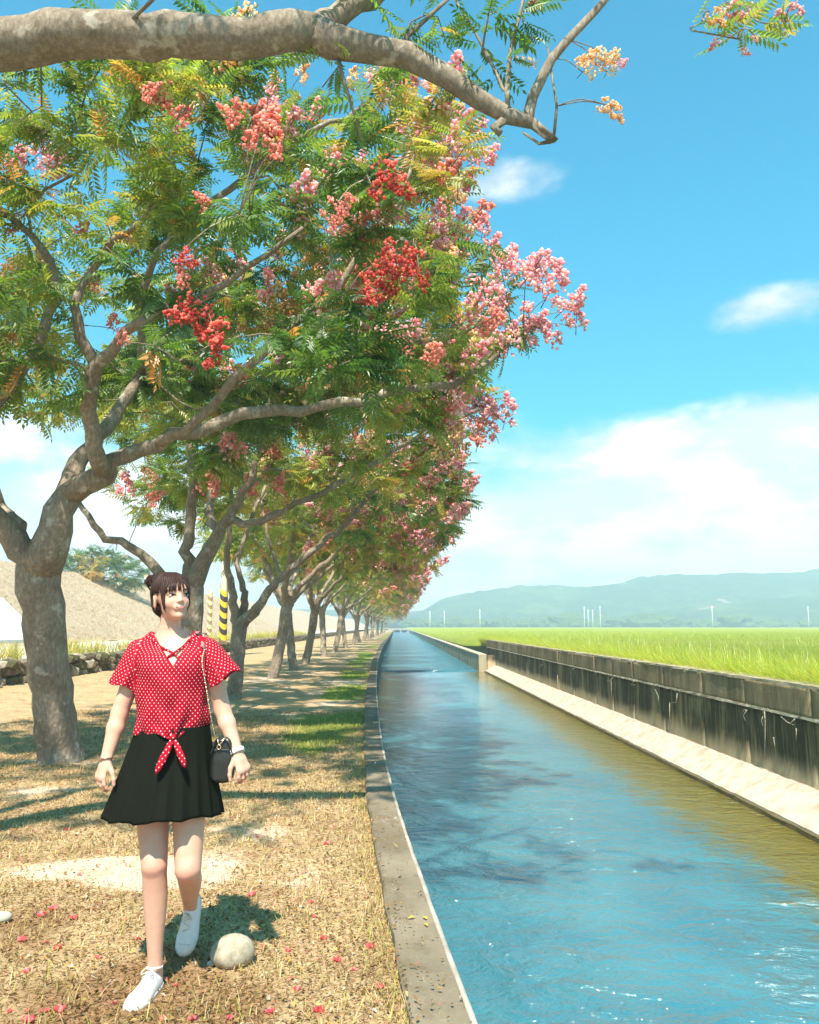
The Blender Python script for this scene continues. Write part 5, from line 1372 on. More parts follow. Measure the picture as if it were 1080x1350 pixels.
def lipline(z0, arch, r, wid=0.0185):
    pts = [body.hit(H(q * wid, -0.13, z0 + arch(q)), fwd) - fwd * 0.0008 for q in np.linspace(-1, 1, 15)]
    return tube(np.array(pts) - WB, np.array([r * (1 - abs(q) ** 2.4) + 0.0007 for q in np.linspace(-1, 1, 15)]), 8)
smile = lambda q: 0.0022 * abs(q) ** 2.0
put('upper_lip', mesh_np('upper_lip', *lipline(-0.0505, lambda q: smile(q) + 0.0010 * math.cos(q * 6), 0.0019), MAT_LIP), woman)
put('lower_lip', mesh_np('lower_lip', *lipline(-0.0560, lambda q: smile(q) * 1.5, 0.0025, 0.0145), MAT_LIP), woman)
put('mouth_line', mesh_np('mouth_line', *lipline(-0.0532, lambda q: smile(q) * 1.15, 0.0010, 0.0200), simple('mouth_dark', (0.20, 0.04, 0.04), None, 60, 0.6)), woman)

# ---- hair: cap, bangs, side locks, bun
hair = Field(HC - 0.17, HC + 0.17, 0.0028)
def hh(c, r, k=0.012, mode='add'): hair.ell(H(*c), np.array(r) * HS, k, HM, mode)
hh((0, 0.018, 0.030), (0.077, 0.090, 0.079)); hh((0, 0.050, -0.025), (0.062, 0.055, 0.058), 0.03)
# clear the face and the ears
def face_cut(X, Y, Z):
    x = ((X - HC[0]) * HM[0, 0] + (Y - HC[1]) * HM[1, 0] + (Z - HC[2]) * HM[2, 0]) / HS; y = ((X - HC[0]) * HM[0, 1] + (Y - HC[1]) * HM[1, 1] + (Z - HC[2]) * HM[2, 1]) / HS; z = ((X - HC[0]) * HM[0, 2] + (Y - HC[1]) * HM[1, 2] + (Z - HC[2]) * HM[2, 2]) / HS
    front = np.maximum(y + 0.012 + 0.35 * z, z - 0.062)                 # region in front of the hairline
    ear = np.sqrt((y - 0.012) ** 2 + ((z + 0.012) * 0.75) ** 2) - 0.032
    return np.minimum(front, np.maximum(ear, 0.052 - np.abs(x))) * HS
hair.op(face_cut, HC - 0.15, HC + 0.15, 0.006, 'sub')
BUN = P(200.5, 766, BY + 0.045)
for k_, (dx, dy, dz, r_) in enumerate(((0, 0, 0, .021), (-.016, -.004, -.006, .014), (.012, -.012, .010, .014), (-.010, .004, .014, .013), (.010, .006, -.012, .016), (.020, -.006, -.002, .015))):
    hair.ell(BUN + np.array((dx, dy, dz)), (r_, r_, r_ * 0.9), 0.006)
hair.cone(BUN, H(-0.03, 0.03, 0.085), 0.016, 0.024, 0.015)
V, Fq = hair.mesh(); V = lap(V, Fq, 1)
# comb the surface into strands
rel = (V - HC) @ HM; ang = np.arctan2(rel[:, 0], -rel[:, 1]); nrm = V - HC; nrm /= np.linalg.norm(nrm, axis=1)[:, None]
V = V + nrm * (0.0016 * np.sin(ang * 46 + 5 * np.sin(rel[:, 2] * 50)) + 0.0012 * np.sin(ang * 97 + rel[:, 2] * 40))[:, None]
hobj = put('hair', mesh_np('hair', V - WB, Fq, MAT_HAIR), woman)
hr = np.random.default_rng(88)
# surface the locks lie on: head and hair cap together
def on_head(azim, polar, lift):
    """direction azim (0 = face, + = her left), polar from the crown; returns a point lying just above the head"""
    d = hv(math.sin(polar) * math.sin(azim), -math.sin(polar) * math.cos(azim), math.cos(polar))
    c0 = H(0, -0.005, 0.0); a = body.hit(c0 + d * 0.16, -d, 0.16); b = hair.hit(c0 + d * 0.16, -d, 0.16)
    r_ = max(np.linalg.norm(a - c0), np.linalg.norm(b - c0) if hair.at(b) < 0.004 else 0)
    return c0 + d * (r_ + lift)
locks = []
def lock(az0, az1, p0, p1, r, lift=0.004, wav=0.02, n=9, tip=0.15):
    pts = []
    for q in np.linspace(0, 1, n): pts.append(on_head(az0 + (az1 - az0) * q + wav * math.sin(q * 5 + az0 * 9), p0 + (p1 - p0) * q, lift))
    rad = r * np.interp(np.linspace(0, 1, n), [0, .15, .7, 1], [0.5, 1, 0.95, tip])
    locks.append(tube(np.array(pts) - WB, rad, 6, True, 0.7))
for az_ in np.linspace(-1.02, 1.05, 40):            # bangs
    az1 = az_ + hr.normal(0, 0.05)
    endp = 1.43 + 0.05 * hr.normal() + 0.10 * max(0, abs(az_) - 0.55)
    lock(az_ * 0.75, az1, 0.25, endp, hr.uniform(0.0034, 0.0052), hr.uniform(0.002, 0.006))
for sgn, lst in ((-1, np.linspace(0.98, 1.18, 9)), (1, np.linspace(0.95, 1.30, 11))):     # locks framing the face
    for q in lst: lock(sgn * (q - 0.12), sgn * (q - 0.10 + hr.normal(0, 0.03)), 0.45, 2.32 + hr.normal(0, 0.10), hr.uniform(0.0030, 0.0045), hr.uniform(0.003, 0.007), 0.03, 13)
for q in np.linspace(0.3, 5.9, 70):                 # combed crown
    if 0.95 < q < 5.3:
        back = abs(q - math.pi); pe = 2.05 if back < 1.0 else 1.45
        lock(q, q + hr.normal(0, .04), 0.12, pe, hr.uniform(0.0035, 0.005), 0.0005, 0.02)
    else: lock(q, q, 0.08, 0.7, 0.004, 0.001)
for k_ in range(26):                                # strands wound round the bun and strays
    a0 = hr.random() * 6.28; ax = hr.normal(0, 1, 3); ax /= np.linalg.norm(ax); u_ = np.cross(ax, (0.3, 0.5, 0.8)); u_ /= np.linalg.norm(u_); v_ = np.cross(ax, u_); R_ = hr.uniform(0.017, 0.026)
    pts = [BUN + np.array((0.002, -0.002, 0.001)) + R_ * (math.cos(a0 + s_) * u_ + math.sin(a0 + s_) * v_) * (1 + 0.12 * (s_ > 2.6)) for s_ in np.linspace(0, 3.3, 9)]
    locks.append(tube(np.array(pts) - WB, np.array([.001, .003, .004, .004, .004, .0035, .003, .002, .0008]), 5))
for k_ in range(9):                                 # loose tails at the nape
    a_ = -1.75 - 0.10 * k_; lock(a_, a_ + 0.03, 1.5, 2.45 + hr.normal(0, .08), 0.005, 0.001, 0.02)
V, F2 = join(locks); put('hair_locks', mesh_np('hair_locks', V, F2, MAT_HAIR), hobj)

# ---- blouse
bz = Field((-1.28, 3.14, 0.86), (-0.62, 3.66, 1.40), 0.0032)
knot = P(228, 972, BY - 0.128)
def folds(X, Y, Z, cx_, cy_):
    ang = np.arctan2(X - cx_, -(Y - cy_)); dn = np.clip((1.16 - Z) / 0.24, 0, 1)
    kx, kz = X - knot[0], Z - knot[2]; fan = np.arctan2(kx, kz + 0.02); near = np.exp(-(kx * kx + kz * kz) / 0.012) * (Y < cy_)
    return -(0.0035 * np.sin(ang * 3.0 + Z * 34 + 1.3 * np.sin(ang * 2)) * np.clip((1.27 - Z) / 0.1, 0, 1) + 0.0055 * np.sin(ang * 11 + 2.0 * np.sin(Z * 14)) * dn ** 1.2 + 0.0030 * np.sin(ang * 5 - Z * 38) * (0.3 + dn) + 0.006 * near * np.sin(fan * 10))
prof_bl = [(0.905, cx, BY, 0.140, 0.114), (0.96, cx, BY, 0.143, 0.116), (1.06, cx, BY, 0.142, 0.113), (1.16, cx, BY, 0.144, 0.122), (1.23, cx - .003, BY, 0.150, 0.120), (1.275, cx - .004, BY + .005, 0.158, 0.097), (1.308, cx - .006, BY + .01, 0.150, 0.082), (1.338, cx - .008, BY + .012, 0.122, 0.072), (1.362, cx - .010, BY + .012, 0.094, 0.060), (1.369, cx - .010, BY + .012, 0.080, 0.05)]
bz.stack(prof_bl, 0.01, 'add', folds)
# flutter sleeves
def sleeve(S_, hemc, r0, r1, phase):
    a = np.asarray(S_, float); b = np.asarray(hemc, float); ab = b - a; L = np.linalg.norm(ab); d = ab / L
    u_ = np.cross(d, (0, 1, 0)); u_ /= np.linalg.norm(u_); v_ = np.cross(d, u_)
    def fn(X, Y, Z):
        px, py, pz = X - a[0], Y - a[1], Z - a[2]; t_ = (px * d[0] + py * d[1] + pz * d[2]) / L
        x = px * u_[0] + py * u_[1] + pz * u_[2]; y = px * v_[0] + py * v_[1] + pz * v_[2]
        an = np.arctan2(y, x); tc_ = np.clip(t_, -0.3, 1.05); rad = r0 + (r1 - r0) * np.clip(tc_, 0, 1.05) ** 0.8
        hem = 1 + 0.05 * np.sin(an * 3 + phase)
        rad = rad * (1 + np.clip(tc_, 0, 1) ** 1.5 * (0.06 * np.sin(an * 5 + phase) + 0.04 * np.sin(an * 9 + 2.3 * phase)))
        rr2 = np.sqrt(x * x + y * y); out = rr2 - rad
        cap = np.sqrt(rr2 ** 2 + (np.minimum(t_, 0) * L) ** 2) - r0
        o = np.where(t_ < 0, cap, out); inner = np.maximum(rr2 - (rad - 0.007), 0.25 - t_) 
        return np.maximum(np.maximum(o, (t_ - hem) * L), -inner)
    m_ = max(r0, r1) + 0.03; bz.op(fn, np.minimum(a, b) - m_, np.maximum(a, b) + m_, 0.012)
SLR = (P(184, 859, BY), P(165, 905, BY - 0.005)); SLL = (P(273, 857, BY), P(297, 895, BY))
sleeve(*SLR, 0.052, 0.062, 0.6); sleeve(*SLL, 0.052, 0.068, 2.1)
# neckline: V in front, round behind
vb, vl, vr = P(228, 879, BY - .11), P(194, 829, BY - .06), P(254, 828, BY - .06)
def vneck(X, Y, Z):
    f = (Z - vb[2]) / (vl[2] - vb[2]); xl = vb[0] + (vl[0] - vb[0]) * f; xr = vb[0] + (vr[0] - vb[0]) * f
    side = np.maximum(xl - X, X - xr); d = np.maximum(np.maximum(side * 0.85, vb[2] - Z), Y - (BY + 0.0))
    ring = np.sqrt((X - cx + 0.012) ** 2 + (Y - NB[1]) ** 2) - (0.070 + np.clip(Z - 1.335, 0, 0.05) * 0.75)
    return np.minimum(d, np.maximum(ring, 1.336 - Z))
bz.op(vneck, (-1.2, 3.16, 1.2), (-0.7, 3.6, 1.40), 0.003, 'sub')
# slanting hem, low at the knot
xl_, xr_ = P(178, 970, BY)[0], P(278, 958, BY)[0]; zl_, zr_ = P(178, 971, BY - .06)[2], P(278, 958, BY - .06)[2]
def hemcut(X, Y, Z):
    q = np.clip((X - xl_) / (xr_ - xl_), -0.2, 1.2); zc = zl_ + (zr_ - zl_) * q - 0.030 * np.exp(-((X - knot[0]) / 0.038) ** 2) * (Y < BY)
    ang = np.arctan2(X - cx, -(Y - BY))
    return Z - zc + 0.0015 * np.sin(ang * 7) + 0 * Y
bz.op(hemcut, (-1.14, 3.2, 0.86), (-0.73, 3.64, 1.0), 0.003, 'sub')
V, Fq = bz.mesh(); V = lap(V, Fq, 1)
def cloth_uv(V):
    uv = np.stack([np.arctan2(V[:, 0] - cx, -(V[:, 1] - BY)) * 0.150, V[:, 2] - 0.5 * np.clip((V[:, 2] - 1.27) / 0.06, 0, 1) * (V[:, 1] - BY), 0 * V[:, 0]], 1)
    for (S_, Hm_) in (SLR, SLL):
        d = Hm_ - S_; L = np.linalg.norm(d); d = d / L; u_ = np.cross(d, (0, 1, 0)); u_ /= np.linalg.norm(u_); v_ = np.cross(d, u_); rel = V - S_
        t_ = rel @ d; x, y = rel @ u_, rel @ v_; rr2 = np.hypot(x, y); outer = (V[:, 0] - S_[0]) * np.sign(S_[0] - cx) > 0.002
        k_ = outer & (t_ > -0.07) & (rr2 < 0.10) & (t_ < L * 1.15); uv[k_] = np.stack([np.arctan2(x, -y * 0 + np.abs(y) * -np.sign(y)) * 0.068, t_, 0 * x], 1)[k_]
    return uv
put_bl = put('blouse', mesh_np('blouse', V - WB, Fq, MAT_BLOUSE, True, {'cloth': ('FLOAT_VECTOR', cloth_uv(V))}), woman)
def cloth_part(name, V, F2, parent):
    Vw = V + WB; return put(name, mesh_np(name, V, F2, MAT_BLOUSE, True, {'cloth': ('FLOAT_VECTOR', np.stack([Vw[:, 0], Vw[:, 2], 0 * Vw[:, 0]], 1))}), parent)
# knot and its two tails
I2 = ico(3); kv = lump(np.random.default_rng(4), I2[0], 0.12) * np.array((0.017, 0.014, 0.013)) + knot + (0, -0.012, 0.002)
cloth_part('knot', kv - WB, I2[1], put_bl)
yk = knot[1] - 0.022
for pts, w0 in (([P(226, 976, yk), P(220, 990, yk - .012), P(212, 1006, yk - .022), P(205, 1021, yk - .028)], 0.0145), ([P(230, 976, yk), P(235, 988, yk - .010), P(240, 1000, yk - .018), P(244, 1013, yk - .022)], 0.0135)):
    q = smooth_path(np.array(pts), 12); V, F2 = tube(q - WB, w0 * np.interp(np.linspace(0, 1, 12), [0, .15, .55, .85, 1], [0.45, 0.8, 1.05, 0.8, 0.15]), 10, True, 0.38, (0, -1, 0)); cloth_part('tie_end', V, F2, put_bl)
# laced straps across the neckline
for pts in ([(201, 845), (212, 853), (224, 859), (236, 867)], [(250, 843), (243, 851), (232, 859), (220, 867)]):
    q = []
    for a_, b_ in pts:
        y0 = min(body.hit(P(a_, b_, BY - .25), (0, 1, 0), 0.4)[1], bz.hit(P(a_, b_, BY - .25), (0, 1, 0), 0.4)[1]); q.append(P(a_, b_, min(y0, BY - 0.045) - 0.012))
    cloth_part('neck_strap', *tube(smooth_path(np.array(q), 10) - WB, 0.0050, 8, True, 0.6, (0, -1, 0)), put_bl)

# ---- pleated skirt
nA, nZ = 240, 30; th = np.linspace(0, 2 * np.pi, nA, endpoint=False)
wl, wr = P(180, 966, BY)[0], P(276, 958, BY)[0]; hl, hr_ = P(139, 1070, BY)[0], P(290.5, 1074, BY)[0]
Rg = np.zeros((nZ, nA, 3)); zt_, zb_ = 0.985, 0.642
ph = 1.2 * np.sin(th * 3) + 0.5 * np.sin(th * 5 + 1)
for i, f in enumerate(np.linspace(0, 1, nZ)):
    fl = 0.30 * f + 0.70 * f ** 1.15
    c0 = (wl + wr) / 2 * (1 - f) + (hl + hr_) / 2 * f; a = (wr - wl) / 2 * (1 - fl) + (hr_ - hl) / 2 * fl; b = 0.112 * (1 - fl) + 0.200 * fl
    pl = np.abs(((th * 22 / (2 * np.pi) + 0.15 * ph) % 1.0) - 0.5) * 2; pl = pl ** 1.5
    rm = 1 + (pl - 0.45) * 0.065 * f ** 0.9 + 0.03 * np.sin(th * 4 + 1.0) * f
    Rg[i, :, 0] = c0 + a * rm * np.sin(th); Rg[i, :, 1] = BY + 0.005 - b * rm * np.cos(th); Rg[i, :, 2] = zt_ + (zb_ - zt_) * f + 0.008 * np.sin(th * 2 + .6) * f + 0.004 * np.sin(th * 9) * f
Ri = Rg * 1.0; Ri[:, :, 0] = Rg[:, :, 0].mean(1, keepdims=True) + (Rg[:, :, 0] - Rg[:, :, 0].mean(1, keepdims=True)) * 0.985; Ri[:, :, 1] = BY + (Rg[:, :, 1] - BY) * 0.985
V, F2 = rings(np.concatenate([Rg, Ri[::-1]]), False)
put('skirt', mesh_np('skirt', V - WB, [f[:, ::-1] for f in F2], MAT_SKIRT), woman)

# ---- white lace-up shoes
def shoe(M, o):
    """local frame: heel at the origin, toe along -y, sole at z = 0"""
    L = 0.238; s = np.linspace(0, 1, 26); sh = put('shoe', None, woman) if False else None
    w_ = np.interp(s, [0, .06, .2, .45, .7, .88, .97, 1], [.018, .028, .033, .035, .043, .037, .022, .010])
    hgt = np.interp(s, [0, .06, .25, .36, .55, .75, .92, 1], [.060, .072, .078, .088, .068, .050, .038, .026])
    cxo = 0.006 * np.sin(s * np.pi)
    th_ = np.linspace(0, 2 * np.pi, 28, endpoint=False); Rg = np.zeros((26, 28, 3))
    for i in range(26):
        ct, st = np.cos(th_), np.sin(th_); e = 0.72
        x = cxo[i] + w_[i] * np.sign(ct) * np.abs(ct) ** e * np.where(st > 0, 1 - 0.42 * st ** 2 * (hgt[i] > .05) - 0.12 * st ** 2, 1); z = np.where(st > 0, 0.016 + (hgt[i] - 0.016) * np.abs(st) ** 0.9, 0.016 - 0.012 * np.abs(st) ** 0.5)
        Rg[i] = np.stack([x, np.full(28, -s[i] * L + 0.03), z], 1)
    V, F2 = rings(Rg); tr = lambda V: V @ M.T + o - WB
    up_ = put('shoe', mesh_np('shoe', tr(V), F2, MAT_SHOE), woman)
    Rs = np.zeros((26, 24, 3)); t2 = np.linspace(0, 2 * np.pi, 24, endpoint=False)
    for i in range(26): Rs[i] = np.stack([cxo[i] + (w_[i] + 0.0028) * np.sign(np.cos(t2)) * np.abs(np.cos(t2)) ** 0.4, np.full(24, -s[i] * (L + .006) + 0.033), 0.009 + 0.0095 * np.sign(np.sin(t2)) * np.abs(np.sin(t2)) ** 0.4], 1)
    put('sole', mesh_np('sole', tr(rings(Rs)[0]), rings(Rs)[1], MAT_SOLE), up_)
    for k_ in range(4):                              # laces
        q = 0.40 + 0.075 * k_; hz = np.interp(q, s, hgt); wz = 0.016
        pts = [np.array((0.004 + wz * u_, -q * L + 0.03 + 0.006 * (k_ % 2 * 2 - 1) * u_, hz + 0.0015 - 0.008 * u_ * u_)) for u_ in np.linspace(-1, 1, 7)]
        put('lace', mesh_np('lace', tr(tube(pts, 0.0022, 6)[0]), tube(pts, 0.0022, 6)[1], MAT_SOLE), up_)
    for sg in (-1, 1):                               # bow
        pts = [np.array((0.004, -0.38 * L + 0.03, 0.089)), np.array((0.004 + sg * 0.014, -0.40 * L + 0.026, 0.096)), np.array((0.004 + sg * 0.022, -0.45 * L + 0.022, 0.082)), np.array((0.004 + sg * 0.010, -0.43 * L + 0.025, 0.083)), np.array((0.004, -0.40 * L + 0.028, 0.086))]
        q = smooth_path(np.array(pts), 10); put('lace', mesh_np('lace', tr(tube(q, 0.0018, 5)[0]), tube(q, 0.0018, 5)[1], MAT_SOLE), up_)
    for q0, hw in ((0.80, 0.034),):                  # toe seam
        pts = [np.array((0.004 + hw * math.sin(u_), -q0 * L + 0.03 - 0.012 * math.cos(u_), 0.012 + (np.interp(q0, s, hgt) - 0.010) * math.cos(u_) ** 0.8)) for u_ in np.linspace(-1.45, 1.45, 15)]
        put('seam', mesh_np('seam', tr(tube(pts, 0.0014, 5)[0]), tube(pts, 0.0014, 5)[1], MAT_SOLE), up_)
    # collar rim round the ankle opening
    pts = [np.array((0.003 + 0.026 * math.cos(a_), -0.17 * L + 0.028 - 0.036 * math.sin(a_), 0.080 + 0.010 * (math.sin(a_) > 0) * math.sin(a_) + 0.004 * (math.sin(a_) < 0) * -math.sin(a_))) for a_ in np.linspace(0, 2 * np.pi, 20)]
    put('collar', mesh_np('collar', tr(tube(pts, 0.0045, 6)[0]), tube(pts, 0.0045, 6)[1], MAT_SHOE), up_)
Mr = np.array(Matrix.Rotation(R(-9), 3, 'Z'))
shoe(Mr, np.array((ANR[0], ANR[1] + 0.005, -0.004)))
toe = G(241, 1259, 0.028); dirn = toe - (ANL + np.array((0, 0.035, 0.0))); dirn /= np.linalg.norm(dirn)
zax = np.array((0.0, -1.0, 0.0)) - dirn * (-dirn[1]); zax /= np.linalg.norm(zax); xax = np.cross(-dirn, zax)
Ml = np.stack([xax, -dirn, zax], 1)
tipl = Ml @ np.array((0, -0.205, 0.012)); shoe(Ml, toe - tipl)

# ---- watch and bracelet
def band(c_, d, r, w_, mat, name, flat=1.0):
    d = d / np.linalg.norm(d); u_ = np.cross(d, (0, 1, 0)); u_ /= np.linalg.norm(u_); v_ = np.cross(d, u_); t_ = np.linspace(0, 2 * np.pi, 30, endpoint=False); Rg = []
    for off, rr2 in ((-w_, r), (-w_ * .9, r + .003), (w_ * .9, r + .003), (w_, r), (w_, r - .003), (-w_, r - .003)): Rg.append(c_ + d * off + rr2 * (np.cos(t_)[:, None] * u_ + np.sin(t_)[:, None] * v_ * flat))
    Rg.append(Rg[0]); V, F2 = rings(np.array(Rg), False); return put(name, mesh_np(name, V - WB, F2, mat), woman)
dl = WRL - ELL; wt = band(WRL - dl / np.linalg.norm(dl) * 0.004, dl + np.array((-.0, 0, 0.02)), 0.0285, 0.0085, MAT_WHITE, 'wristband')
dr = WRR - ELR; dr = dr / np.linalg.norm(dr)
band(WRR + dr * 0.002, dr + np.array((0.25, 0, -.1)), 0.0285, 0.0018, MAT_GOLD, 'bracelet')

# ---- shoulder bag with chain strap
bagc = P(294, 1001, BY - 0.03); bag = thing('shoulder_bag', 'small black leather shoulder bag hanging at the hip on a thin chain strap', 'bag', bagc - (0, 0, 0.088))
z = np.linspace(0, 1, 22); Rg = []
for f in z:
    a = 0.047 * np.interp(f, [0, .04, .15, .5, .85, .97, 1], [.55, .82, 1, 1.0, .86, .62, .35]); b = 0.030 * np.interp(f, [0, .05, .5, .9, 1], [.7, 1, 1, .75, .4]); t_ = np.linspace(0, 2 * np.pi, 36, endpoint=False); c_, s_ = np.cos(t_), np.sin(t_)
    Rg.append(np.stack([a * np.sign(c_) * np.abs(c_) ** .6 + 0.004 * (f - .5), b * np.sign(s_) * np.abs(s_) ** .75, np.full(36, f * 0.176)], 1))
put('pouch', mesh_np('pouch', *rings(np.array(Rg)), MAT_LEATHER), bag)
arc = [np.array((0.046 * 1.0 * math.cos(a_) * np.interp(math.sin(a_), [0, 1], [1.0, .8]), -0.0275, 0.095 + 0.076 * math.sin(a_))) for a_ in np.linspace(0.15, math.pi - 0.15, 20)]
put('piping', mesh_np('piping', *tube(arc, 0.0028, 6), MAT_LEATHER), bag)
flap = [np.array((x, -0.0305 + 0.0 * x, 0.128)) for x in np.linspace(-0.036, 0.036, 8)]
put('seam', mesh_np('seam', *tube(flap, 0.0022, 6), MAT_LEATHER), bag)
ringp = [np.array((-0.010 + 0.0075 * math.cos(a_), -0.036, 0.140 + 0.009 * math.sin(a_))) for a_ in np.linspace(0, 2 * math.pi, 18)]
put('ring', mesh_np('ring', *tube(ringp, 0.0022, 6), MAT_GOLD), bag)
for e_ in ((-0.020, 0.176), (0.012, 0.180)): put('link', mesh_np('link', *tube([np.array((-0.010, -0.035, 0.147)), np.array(((e_[0] - 0.010) / 2, -0.033, 0.160)), np.array((e_[0], -0.024, e_[1]))], 0.0028, 6), MAT_GOLD), bag)
bo = bagc - np.array((0, 0, 0.088))
top_ = [P(258, 829, BY + 0.01), P(260, 836, BY - .07), P(263, 848, BY - .105), P(265, 856, BY - .118)]
xs_ = P(262, 830, BY)[0]
sp0 = [bz.hit((xs_ - 0.004, BY + dy, 1.46), (0, 0, -1), 0.3) + (0, 0, 0.004) for dy in (0.055, 0.032, 0.010, -0.015)]
for q in sp0: q[2] = np.clip(q[2], 1.325, 1.372)
sp0 += [bz.hit((q[0], BY - .4, q[2]), (0, 1, 0), 0.5) - (0, 0.004, 0) for q in top_[1:]]
sp0 = np.array(sp0)
put('shoulder_strap', mesh_np('shoulder_strap', *tube(smooth_path(sp0, 24) - bo, 0.0085, 8, True, 0.3, (0, 0.2, 1)), MAT_STRAP), bag)
chain = [sp0[-1]] + [P(a_, b_, BY - y_) for a_, b_, y_ in ((266.5, 872, .130), (270, 895, .128), (274, 920, .118), (277.5, 942, .105), (281, 960, .088), (284, 972, .075))] + [bo + np.array((-0.018, -0.026, 0.176))]
q = smooth_path(np.array(chain), 130)
cl = np.concatenate([[0], np.cumsum(np.linalg.norm(np.diff(q, axis=0), axis=1))]); nl = int(cl[-1] / 0.0085)
lk = []
for k_ in range(nl):
    s0_, s1_ = k_ / nl * cl[-1], min((k_ + 1.25) / nl, 1) * cl[-1]; a_ = np.array([np.interp(s0_, cl, q[:, i]) for i in range(3)]); b_ = np.array([np.interp(s1_, cl, q[:, i]) for i in range(3)])
    lk.append(tube([a_, (a_ + b_) / 2, b_], [0.0018, 0.0036, 0.0018], 6, True, 0.5 if k_ % 2 else 1.0))
V, F2 = join(lk); put('chain', mesh_np('chain', V - bo, F2, MAT_GOLD), bag)
# ================================================================== GROUND COVER AND SMALL THINGS
g = np.random.default_rng(55)
# dry blades and leaf litter, thick near the camera, thin where the sand shows
MAT_LITTER = leafy('litter', trans=0.2, tgain=1.0, gloss=0.0)
def scatter(n, y0, y1, pw, dens):
    y = y0 + (y1 - y0) * g.random(n * 3) ** pw; x = -5.6 + (kerb_x(y) - KERB_W + 5.6) * (1 - (1 - g.random(n * 3)) ** 1.0)
    px, py, dp = pix(np.stack([x, y, 0 * x], 1)); k = (px > -700) & (px < 900) & (py < 2300)
    k &= g.random(n * 3) < dens(x, y)
    return x[k][:n], y[k][:n]
x, y = scatter(125000, 1.2, 14, 2.0, lambda x, y: 1.0 - 0.92 * bare(x, y))
n = len(x); L = g.uniform(0.012, 0.05, n) * (1 + 0.05 * y); a = g.random(n) * 6.28; z = bank_z(x, y) + 0.002
lie = g.random(n); tilt = np.where(lie < 0.72, g.uniform(0.0, 0.35, n), g.uniform(0.4, 1.2, n)); wd = g.uniform(0.0012, 0.0026, n) * (1 + 0.10 * y)
d = np.stack([np.cos(a) * np.cos(tilt), np.sin(a) * np.cos(tilt), np.sin(tilt)], 1); sd = np.stack([-np.sin(a), np.cos(a), 0 * a], 1)
b = np.stack([x, y, z], 1)
V = np.stack([b - sd * wd[:, None], b + sd * wd[:, None], b + d * L[:, None]], 1).reshape(-1, 3)
PAL = np.array([(0.56, 0.40, 0.23), (0.42, 0.27, 0.14), (0.66, 0.51, 0.32), (0.29, 0.165, 0.08), (0.52, 0.39, 0.16), (0.32, 0.33, 0.09)])
w_ = np.array([.26, .22, .18, .18, .10, .06]); gi = g.choice(6, n, p=w_); gr_ = green(x, y) > 0.45; gi[gr_ & (g.random(n) < .8)] = 5
C = PAL[gi] * g.uniform(0.75, 1.15, (n, 1)) * (1 - 0.55 * brown(x, y)[:, None] * np.array((0.8, 1.0, 1.1))); C[gr_] *= 1.0
tag(put('dry_grass', mesh_np('dry_grass', V, np.arange(3 * n).reshape(-1, 3), MAT_LITTER, False, {'col': ('FLOAT_COLOR', np.repeat(C, 3, 0))})), 'dry straw-coloured grass covering the bank', 'grass', kind='stuff')
x, y = scatter(36000, 1.2, 11, 1.8, lambda x, y: (1.0 - 0.85 * bare(x, y)) * np.clip(1.2 - 0.12 * (y - 3), 0.25, 1) * (0.35 + 0.65 * vnoise(x + 9, y + 2, 1.3, 2)))
yk_ = 2.6 + 12 * g.random(420) ** 1.6; xk_ = kerb_x(yk_) - KERB_W + (KERB_W - 0.02) * g.random(420) ** 1.7; x, y = np.concatenate([x, xk_]), np.concatenate([y, yk_]); onk = np.arange(len(x)) >= len(x) - 420
n = len(x); L = g.uniform(0.008, 0.028, n); Wd = L * g.uniform(0.35, 0.6, n); a = g.random(n) * 6.28
d = np.stack([np.cos(a), np.sin(a), g.normal(0, .3, n)], 1); sd = np.stack([-np.sin(a), np.cos(a), g.normal(0, .45, n)], 1)
b = np.stack([x, y, np.where(onk, KERB_TOP + 0.005, bank_z(x, y)) + 0.006 + 0.008 * g.random(n)], 1); up = np.array((0, 0, 1.0))
V = np.stack([b - d * L[:, None] / 2, b + sd * Wd[:, None] / 2 + up * 0.005, b + d * L[:, None] / 2 + up * 0.004, b - sd * Wd[:, None] / 2 + up * 0.006], 1).reshape(-1, 3)
PAL = np.array([(0.27, 0.15, 0.06), (0.40, 0.25, 0.10), (0.17, 0.095, 0.04), (0.52, 0.36, 0.14), (0.58, 0.17, 0.13), (0.60, 0.47, 0.13), (0.62, 0.55, 0.42)])
C = PAL[g.choice(7, n, p=[.26, .22, .22, .13, .05, .06, .06])] * g.uniform(0.7, 1.15, (n, 1)) * (1 - 0.35 * brown(x, y))[:, None]; q = np.arange(n)[:, None] * 4
tag(put('leaf_litter', mesh_np('leaf_litter', V, np.concatenate([q + (0, 1, 2), q + (0, 2, 3)]), MAT_LITTER, False, {'col': ('FLOAT_COLOR', np.repeat(C, 4, 0))})), 'brown fallen leaf litter strewn over the bank', 'leaf litter', kind='stuff')
